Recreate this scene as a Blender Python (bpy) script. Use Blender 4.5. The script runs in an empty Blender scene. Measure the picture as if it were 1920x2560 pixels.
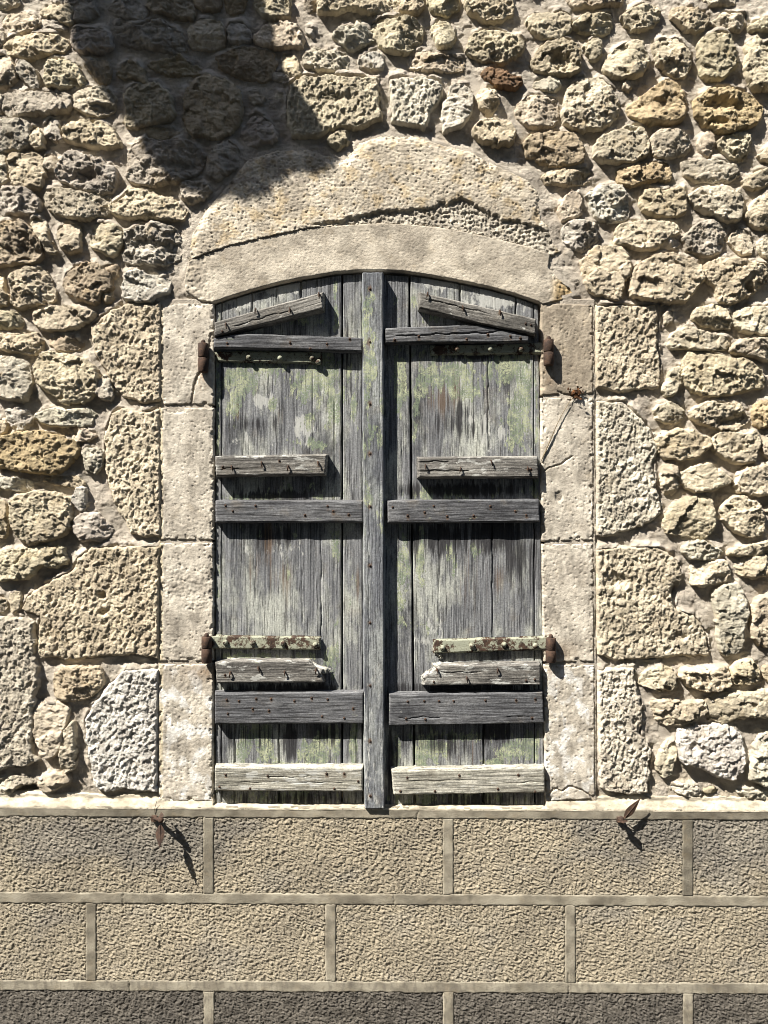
import bpy, math, random
import numpy as np
from mathutils import Vector, Matrix

# ------------------------------------------------------------------ camera, sky, sun, exposure
S = 0.001227            # metres per photo pixel on the wall plane (y = 0)
D = 2.33                # camera distance from the wall plane
ZC = 1.65               # eye height
C = bpy.context.scene.collection
scene = bpy.context.scene

cam_d = bpy.data.cameras.new('camera')
cam = bpy.data.objects.new('camera', cam_d)
C.objects.link(cam)
cam.location = (0, -D, ZC)
cam.rotation_euler = (math.radians(90), 0, 0)
cam_d.sensor_fit = 'VERTICAL'
cam_d.sensor_height = 36
cam_d.lens = 36 * D / (2560 * S)
cam_d.clip_start = 0.05
cam_d.clip_end = 500
scene.camera = cam

SUN = Vector((-0.51, -0.36, 0.775)).normalized()      # towards the sun
world = bpy.data.worlds.new('World')
scene.world = world
world.use_nodes = True
wn = world.node_tree
sky = wn.nodes.new('ShaderNodeTexSky')
sky.sky_type = 'NISHITA'
sky.sun_disc = False
sky.sun_elevation = math.asin(SUN.z)
sky.sun_rotation = math.atan2(SUN.x, SUN.y)
bg = wn.nodes['Background']
bg.inputs['Strength'].default_value = 0.09
wn.links.new(sky.outputs[0], bg.inputs['Color'])

sd = bpy.data.lights.new('sun', 'SUN')
sd.energy = 5.0
sd.angle = math.radians(0.5)
sd.color = (1.0, 0.95, 0.87)
sun = bpy.data.objects.new('sun', sd)
C.objects.link(sun)
sun.location = SUN * 20
sun.rotation_euler = SUN.to_track_quat('Z', 'Y').to_euler()

scene.view_settings.view_transform = 'Standard'
scene.view_settings.look = 'None'
scene.view_settings.gamma = 1
scene.view_settings.exposure = 1.18
scene.cycles.filter_width = 0.9

# ------------------------------------------------------------------ numpy noise
_rng = np.random.RandomState(7)
PERM = np.concatenate([_rng.permutation(4096)] * 3)
ANG = _rng.rand(4096) * 2 * np.pi
GX, GY, RV = np.cos(ANG), np.sin(ANG), _rng.rand(4096)


def _h(i, j, s):
    return PERM[(PERM[(i + s * 131) & 4095] + j) & 4095]


def perlin(x, y, s=0):
    xi = np.floor(x).astype(np.int64); yi = np.floor(y).astype(np.int64)
    xf = x - xi; yf = y - yi
    u = xf * xf * xf * (xf * (xf * 6 - 15) + 10); v = yf * yf * yf * (yf * (yf * 6 - 15) + 10)

    def g(a, b):
        k = _h(xi + a, yi + b, s)
        return GX[k] * (xf - a) + GY[k] * (yf - b)
    n0 = g(0, 0) * (1 - u) + g(1, 0) * u
    n1 = g(0, 1) * (1 - u) + g(1, 1) * u
    return (n0 * (1 - v) + n1 * v) * 1.5


def fbm(x, y, s=0, o=4, gain=0.5):
    a, t, f = 1.0, 0.0, 1.0
    for k in range(o):
        t = t + a * perlin(x * f, y * f, s + k * 7)
        a *= gain; f *= 2.03
    return t


def ridged(x, y, s=0, o=3):
    a, t, f = 1.0, 0.0, 1.0
    for k in range(o):
        t = t + a * (1 - 2 * np.abs(perlin(x * f, y * f, s + k * 11)))
        a *= 0.5; f *= 2.1
    return t


def worley(x, y, s=0):
    xi = np.floor(x).astype(np.int64); yi = np.floor(y).astype(np.int64)
    best = np.full(x.shape, 9.0); idr = np.zeros(x.shape)
    for a in (-1, 0, 1):
        for b in (-1, 0, 1):
            k = _h(xi + a, yi + b, s)
            px = xi + a + RV[k]; py = yi + b + RV[(k * 7 + 3) & 4095]
            dd = np.hypot(x - px, y - py)
            m = dd < best
            best = np.where(m, dd, best); idr = np.where(m, RV[(k * 13 + 5) & 4095], idr)
    return best, idr


def facet(x, y, s=0):
    """broken-stone relief: every cell is a plane with its own tilt and level"""
    xi = np.floor(x).astype(np.int64); yi = np.floor(y).astype(np.int64)
    best = np.full(x.shape, 9.0); out = np.zeros(x.shape)
    for a in (-1, 0, 1):
        for b in (-1, 0, 1):
            k = _h(xi + a, yi + b, s)
            dx = x - (xi + a + RV[k]); dy = y - (yi + b + RV[(k * 7 + 3) & 4095])
            dd = dx * dx + dy * dy
            m = dd < best
            t = RV[(k * 11 + 9) & 4095] * 6.2832
            best = np.where(m, dd, best)
            out = np.where(m, np.cos(t) * dx + np.sin(t) * dy + .4 * (RV[(k * 13 + 5) & 4095] - .5), out)
    return out


def sstep(a, b, x):
    t = np.clip((x - a) / (b - a), 0, 1)
    return t * t * (3 - 2 * t)


def sdf(P, U, V):
    """signed distance to polygon P, positive inside"""
    n = len(P)
    best = np.full(U.shape, 1e9); ins = np.zeros(U.shape, bool)
    for i in range(n):
        x0, y0 = P[i]; x1, y1 = P[(i + 1) % n]
        ex, ey = x1 - x0, y1 - y0
        wx, wy = U - x0, V - y0
        t = np.clip((wx * ex + wy * ey) / (ex * ex + ey * ey + 1e-9), 0, 1)
        best = np.minimum(best, (wx - ex * t) ** 2 + (wy - ey * t) ** 2)
        c = (y0 > V) != (y1 > V)
        ins ^= c & (U < (x1 - x0) * (V - y0) / ((y1 - y0) if y1 != y0 else 1e-9) + x0)
    d = np.sqrt(best)
    return np.where(ins, d, -d)


def grid(u0, u1, v0, v1, st):
    return np.meshgrid(np.arange(u0, u1 + st, st, dtype=float), np.arange(v0, v1 + st, st, dtype=float))


class MeshAcc:
    """collects vertices, faces and point attributes of ONE mesh object"""
    def __init__(self):
        self.v, self.q, self.t, self.at, self.n = [], [], [], {}, 0

    def add_grid(self, X, Y, Z, keep, **attrs):
        idx = np.full(X.shape, -1, dtype=np.int64)
        cells = keep
        used = np.zeros(X.shape, bool)
        for a in (slice(0, -1), slice(1, None)):
            for b in (slice(0, -1), slice(1, None)):
                used[a, b] |= cells
        m = used.sum()
        if not m:
            return
        idx[used] = np.arange(m) + self.n
        self.v.append(np.stack([X[used], Y[used], Z[used]], 1))
        A = idx[:-1, :-1][cells]; B = idx[:-1, 1:][cells]; Cc = idx[1:, 1:][cells]; Dd = idx[1:, :-1][cells]
        self.q.append(np.stack([A, Dd, Cc, B], 1))
        for k, val in attrs.items():
            val = np.asarray(val, float)
            if val.ndim == 1:
                arr = np.tile(val, (m, 1))
            else:
                arr = val[used]
                if arr.ndim == 1:
                    arr = np.repeat(arr[:, None], 3, 1)
            self.at.setdefault(k, []).append(arr)
        self.n += m

    def build(self, name, mat, smooth=True):
        me = bpy.data.meshes.new(name)
        v = np.concatenate(self.v); q = np.concatenate(self.q)
        me.vertices.add(len(v)); me.vertices.foreach_set('co', v.astype(np.float32).ravel())
        me.loops.add(q.size); me.loops.foreach_set('vertex_index', q.astype(np.int32).ravel())
        me.polygons.add(len(q))
        me.polygons.foreach_set('loop_start', np.arange(0, q.size, 4, dtype=np.int32))
        me.polygons.foreach_set('loop_total', np.full(len(q), 4, dtype=np.int32))
        me.update(calc_edges=True)
        if smooth:
            me.polygons.foreach_set('use_smooth', np.ones(len(q), dtype=bool))
        for k, arrs in self.at.items():
            a = np.concatenate(arrs)
            at = me.attributes.new(k, 'FLOAT_COLOR', 'POINT')
            col = np.ones((len(a), 4), np.float32); col[:, :3] = a
            at.data.foreach_set('color', col.ravel())
        me.materials.append(mat)
        return me


# ------------------------------------------------------------------ linking helpers
WM = {}


def place(name, me, parent=None, M=None):
    o = bpy.data.objects.new(name, me)
    C.objects.link(o)
    M = M or Matrix.Identity(4)
    WM[o] = M
    if parent:
        o.parent = parent
        L = WM[parent].inverted() @ M
    else:
        L = M
    o.matrix_local = L
    return o


def thing(name, loc, label, cat, group=None):
    o = place(name, None, None, Matrix.Translation(loc))
    o.empty_display_size = 0.05
    o['label'] = label; o['category'] = cat
    if group:
        o['group'] = group
    return o


def W(px, py, h=0.0):
    """photo pixel -> point h metres in front of the wall plane"""
    k = (D - h) / D
    return Vector(((px - 960) * S * k, -h, ZC + (1280 - py) * S * k))


# ------------------------------------------------------------------ materials
def new_mat(name):
    m = bpy.data.materials.new(name); m.use_nodes = True
    nt = m.node_tree
    b = nt.nodes['Principled BSDF']
    b.inputs['Roughness'].default_value = 0.95
    b.inputs['Specular IOR Level'].default_value = 0.15
    return m, nt, b


def N(nt, typ, **kw):
    n = nt.nodes.new(typ)
    for k, v in kw.items():
        if k in n.inputs.keys() if hasattr(n.inputs, 'keys') else False:
            n.inputs[k].default_value = v
        else:
            setattr(n, k, v)
    return n


def coords(nt, scale=(1, 1, 1), rnd=40.0):
    tc = nt.nodes.new('ShaderNodeTexCoord')
    oi = nt.nodes.new('ShaderNodeObjectInfo')
    mu = nt.nodes.new('ShaderNodeMath'); mu.operation = 'MULTIPLY'; mu.inputs[1].default_value = rnd
    nt.links.new(oi.outputs['Random'], mu.inputs[0])
    ad = nt.nodes.new('ShaderNodeVectorMath'); ad.operation = 'ADD'
    nt.links.new(tc.outputs['Object'], ad.inputs[0]); nt.links.new(mu.outputs[0], ad.inputs[1])
    mp = nt.nodes.new('ShaderNodeMapping'); mp.inputs['Scale'].default_value = scale
    nt.links.new(ad.outputs[0], mp.inputs['Vector'])
    return mp.outputs[0]


def noise(nt, vec, scale, detail=5, rough=0.6, dist=0.0):
    n = nt.nodes.new('ShaderNodeTexNoise')
    n.inputs['Scale'].default_value = scale; n.inputs['Detail'].default_value = detail
    n.inputs['Roughness'].default_value = rough; n.inputs['Distortion'].default_value = dist
    nt.links.new(vec, n.inputs['Vector'])
    return n.outputs['Fac']


def ramp(nt, fac, p0, p1, v0=0.0, v1=1.0):
    r = nt.nodes.new('ShaderNodeMapRange'); r.interpolation_type = 'SMOOTHSTEP'
    r.inputs['From Min'].default_value = p0; r.inputs['From Max'].default_value = p1
    r.inputs['To Min'].default_value = v0; r.inputs['To Max'].default_value = v1
    nt.links.new(fac, r.inputs['Value'])
    return r.outputs['Result']


def mix(nt, fac, a, b, mode='MIX'):
    m = nt.nodes.new('ShaderNodeMix'); m.data_type = 'RGBA'; m.blend_type = mode
    for sock, val in ((m.inputs[0], fac), (m.inputs[6], a), (m.inputs[7], b)):
        if isinstance(val, (int, float)):
            sock.default_value = val
        elif isinstance(val, tuple):
            sock.default_value = (*val, 1)
        else:
            nt.links.new(val, sock)
    return m.outputs[2]


def mathn(nt, op, a, b):
    m = nt.nodes.new('ShaderNodeMath'); m.operation = op
    for i, val in enumerate((a, b)):
        if isinstance(val, (int, float)):
            m.inputs[i].default_value = val
        else:
            nt.links.new(val, m.inputs[i])
    return m.outputs[0]


def attr(nt, name, out='Color'):
    a = nt.nodes.new('ShaderNodeAttribute'); a.attribute_name = name
    return a.outputs[out]


def bump(nt, b, height, strength, dist):
    n = nt.nodes.new('ShaderNodeBump'); n.inputs['Strength'].default_value = strength
    n.inputs['Distance'].default_value = dist
    nt.links.new(height, n.inputs['Height']); nt.links.new(n.outputs[0], b.inputs['Normal'])


def mat_stone(name, ochre=0.45, grey=0.35, spec=0.5, fine=320, bs=0.5):
    m, nt, b = new_mat(name)
    v = coords(nt)
    tint = attr(nt, 'tint')
    c = mix(nt, ramp(nt, noise(nt, v, 14, 6), 0.35, 0.65), mix(nt, 1.0, tint, (0.72, 0.70, 0.68), 'MULTIPLY'),
            mix(nt, 1.0, tint, (1.18, 1.17, 1.15), 'MULTIPLY'))
    c = mix(nt, ramp(nt, noise(nt, v, 22, 5, 0.65), 0.52, 0.75, 0, ochre), c, (0.46, 0.32, 0.14))
    c = mix(nt, ramp(nt, noise(nt, v, 33, 6, 0.7), 0.55, 0.75, 0, grey), c, (0.24, 0.22, 0.20))
    c = mix(nt, ramp(nt, noise(nt, v, 150, 3, 0.7), 0.60, 0.70, 0, spec), c, (0.13, 0.11, 0.085))
    nt.links.new(c, b.inputs['Base Color'])
    bump(nt, b, noise(nt, v, fine * .6, 6, 0.75), bs, 0.007)
    return m


M_STONE = mat_stone('rubble_stone', 0.35, 0.4, 0.5, 320, .8)
M_DRESS = mat_stone('dressed_stone', 0.12, 0.18, 0.4, 420, 0.35)
M_QUOIN = mat_stone('rough_quoin', 0.2, 0.35, 0.55, 320, 0.8)
M_MORTAR = mat_stone('lime_mortar', 0.12, 0.3, 0.4, 380, 0.6)


def mat_render():
    m, nt, b = new_mat('roughcast')
    v = coords(nt, rnd=0)
    tint = attr(nt, 'tint')
    c = mix(nt, ramp(nt, noise(nt, v, 7, 6, 0.65), 0.35, 0.7), mix(nt, 1.0, tint, (1.1, 1.08, 1.05), 'MULTIPLY'),
            mix(nt, 1.0, tint, (0.78, 0.77, 0.77), 'MULTIPLY'))
    c = mix(nt, ramp(nt, noise(nt, v, 260, 3, 0.7), 0.55, 0.72, 0, 0.5), c, (0.12, 0.10, 0.08))
    nt.links.new(c, b.inputs['Base Color'])
    bump(nt, b, noise(nt, v, 260, 5, 0.75), 0.7, 0.006)
    return m


M_ROUGH = mat_render()


def mat_wood(name, dark, mid, pale, horizontal=True, amt=0.7):
    m, nt, b = new_mat(name)
    sc = (4, 60, 190) if horizontal else (190, 60, 4)
    vg = coords(nt, sc, 3.0)
    vi = coords(nt, (1, 1, 1), 30)
    vs = coords(nt, (.35, 1, 1) if horizontal else (1, 1, .35), 11)
    ring = noise(nt, vg, 1.0, 7, 0.7, 0.5)
    fine = noise(nt, vg, 2.6, 4, 0.65)
    c = mix(nt, ramp(nt, ring, 0.34, 0.66), dark, mid)
    c = mix(nt, ramp(nt, noise(nt, vs, 11, 7, 0.72), 0.45, 0.66, 0, amt), c, pale)
    c = mix(nt, ramp(nt, noise(nt, vs, 8, 7, 0.7, .3), 0.52, 0.66, 0, 0.72), c, tuple(q * .55 for q in dark))
    c = mix(nt, ramp(nt, noise(nt, vi, 14, 5, 0.6), 0.55, 0.75, 0, 0.35), c, (0.20, 0.165, 0.12))
    c = mix(nt, ramp(nt, fine, 0.56, 0.63, 0, 0.8), c, (0.03, 0.029, 0.029))
    rough = noise(nt, vi, 170, 6, 0.8)
    c = mix(nt, ramp(nt, rough, 0.35, 0.65), mix(nt, 1.0, c, (.72, .72, .72), 'MULTIPLY'), mix(nt, 1.0, c, (1.25, 1.25, 1.25), 'MULTIPLY'))
    msk = attr(nt, 'mask')
    sep = nt.nodes.new('ShaderNodeSeparateColor'); nt.links.new(msk, sep.inputs[0])
    g = mathn(nt, 'ADD', mathn(nt, 'MULTIPLY', sep.outputs[0], 0.33), noise(nt, vs, 48, 7, 0.66))
    gm = mathn(nt, 'MULTIPLY', ramp(nt, g, 0.695, 0.72), ramp(nt, rough, 0.56, 0.50, 0.12, 1.0))
    gcol = mix(nt, ramp(nt, noise(nt, vi, 26, 6, .7), 0.42, 0.6), (0.22, 0.265, 0.18), (0.46, 0.485, 0.315))
    gcol = mix(nt, ramp(nt, noise(nt, vg, 1.4, 4, .7), 0.56, 0.66, 0, 0.7), gcol, (0.07, 0.08, 0.06))
    r = mathn(nt, 'ADD', mathn(nt, 'MULTIPLY', sep.outputs[1], 0.36), noise(nt, vg, .55, 6, 0.68))
    c = mix(nt, ramp(nt, r, 0.62, 0.86, 0, 0.75), c, (0.14, 0.09, 0.055))
    w = mathn(nt, 'ADD', mathn(nt, 'MULTIPLY', sep.outputs[2], 0.30), noise(nt, vs, 55, 7, 0.68))
    c = mix(nt, ramp(nt, w, 0.69, 0.76, 0, 0.75), c, (0.54, 0.54, 0.50))
    c = mix(nt, gm, c, gcol)
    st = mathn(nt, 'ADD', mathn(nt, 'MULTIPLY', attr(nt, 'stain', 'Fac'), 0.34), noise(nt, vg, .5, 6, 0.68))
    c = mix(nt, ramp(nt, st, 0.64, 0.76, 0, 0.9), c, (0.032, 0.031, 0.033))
    hs = mathn(nt, 'ADD', mathn(nt, 'ADD', mathn(nt, 'MULTIPLY', gm, 0.6), mathn(nt, 'MULTIPLY', ring, .8)), mathn(nt, 'MULTIPLY', rough, 1.0))
    hs = mathn(nt, 'SUBTRACT', hs, mathn(nt, 'MULTIPLY', ramp(nt, fine, 0.56, 0.66), 0.6))
    nt.links.new(c, b.inputs['Base Color'])
    b.inputs['Roughness'].default_value = 0.85
    bump(nt, b, hs, 0.7, 0.0022)
    return m


M_BOARD = mat_wood('painted_boards', (0.09, 0.093, 0.10), (0.30, 0.305, 0.31), (0.50, 0.51, 0.45), False, 0.95)
M_BATTEN = mat_wood('grey_batten_wood', (0.08, 0.075, 0.068), (0.26, 0.245, 0.22), (0.42, 0.40, 0.355), True, .6)
M_BDARK = mat_wood('dark_batten_wood', (0.052, 0.052, 0.056), (0.175, 0.178, 0.185), (0.30, 0.30, 0.30), True, .5)
M_STRIP = mat_wood('cover_strip_wood', (0.085, 0.09, 0.102), (0.235, 0.245, 0.26), (0.42, 0.435, 0.41), True, .7)
M_PALE = mat_wood('pale_batten_wood', (0.22, 0.205, 0.165), (0.52, 0.50, 0.42), (0.66, 0.63, 0.54), True, .7)


def mat_iron(name, painted=0.0):
    m, nt, b = new_mat(name)
    v = coords(nt)
    c = mix(nt, ramp(nt, noise(nt, v, 60, 6, 0.7), 0.35, 0.68), (0.04, 0.028, 0.023), (0.095, 0.058, 0.04))
    c = mix(nt, ramp(nt, noise(nt, v, 170, 4, 0.7), 0.55, 0.7, 0, 0.5), c, (0.15, 0.085, 0.05))
    if painted:
        c = mix(nt, ramp(nt, noise(nt, v, 22, 9, 0.8), 0.62 - 0.22 * painted, 0.66 - 0.2 * painted), c, (0.34, 0.35, 0.265))
        c = mix(nt, ramp(nt, noise(nt, v, 190, 4, 0.7), 0.56, 0.66, 0, 0.7), c, (0.10, 0.06, 0.035))
    nt.links.new(c, b.inputs['Base Color'])
    b.inputs['Roughness'].default_value = 0.8
    bump(nt, b, noise(nt, v, 260, 4, 0.7), 0.6, 0.0015)
    return m


M_RUST = mat_iron('rusty_iron')
M_STRAP = mat_iron('painted_iron', 0.75)


def mat_plain(name, a, b2, scale=40, rough=0.9):
    m, nt, b = new_mat(name)
    v = coords(nt)
    c = mix(nt, ramp(nt, noise(nt, v, scale, 5), 0.35, 0.65), a, b2)
    nt.links.new(c, b.inputs['Base Color'])
    b.inputs['Roughness'].default_value = rough
    bump(nt, b, noise(nt, v, scale * 5, 4), 0.4, 0.003)
    return m


M_DARK = mat_plain('dark_backing', (0.02, 0.02, 0.02), (0.035, 0.033, 0.03))  # near-black, stands in for shade behind the shutters; also backs the base
M_ASPHALT = mat_plain('paving', (0.05, 0.048, 0.044), (0.08, 0.075, 0.07), 9)
M_LEAF = mat_plain('tree_leaf', (0.045, 0.075, 0.025), (0.09, 0.12, 0.04), 20)
M_BARK = mat_plain('tree_bark', (0.10, 0.08, 0.06), (0.18, 0.15, 0.11), 30)
M_STEM = mat_plain('dry_stem', (0.16, 0.12, 0.07), (0.30, 0.24, 0.15), 90)
M_DRYLEAF = mat_plain('dry_leaf', (0.025, 0.02, 0.016), (0.17, 0.07, 0.025), 160)
# ------------------------------------------------------------------ traced stones
TILE = dict(A=(0, 0), B=(450, 0), C=(900, 0), D=(1420, 0), E=(0, 450), F=(0, 900), G=(0, 1350), H=(0, 1800),
            I=(1420, 450), J=(1420, 900), K=(1420, 1350), L=(1420, 1800))
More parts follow.
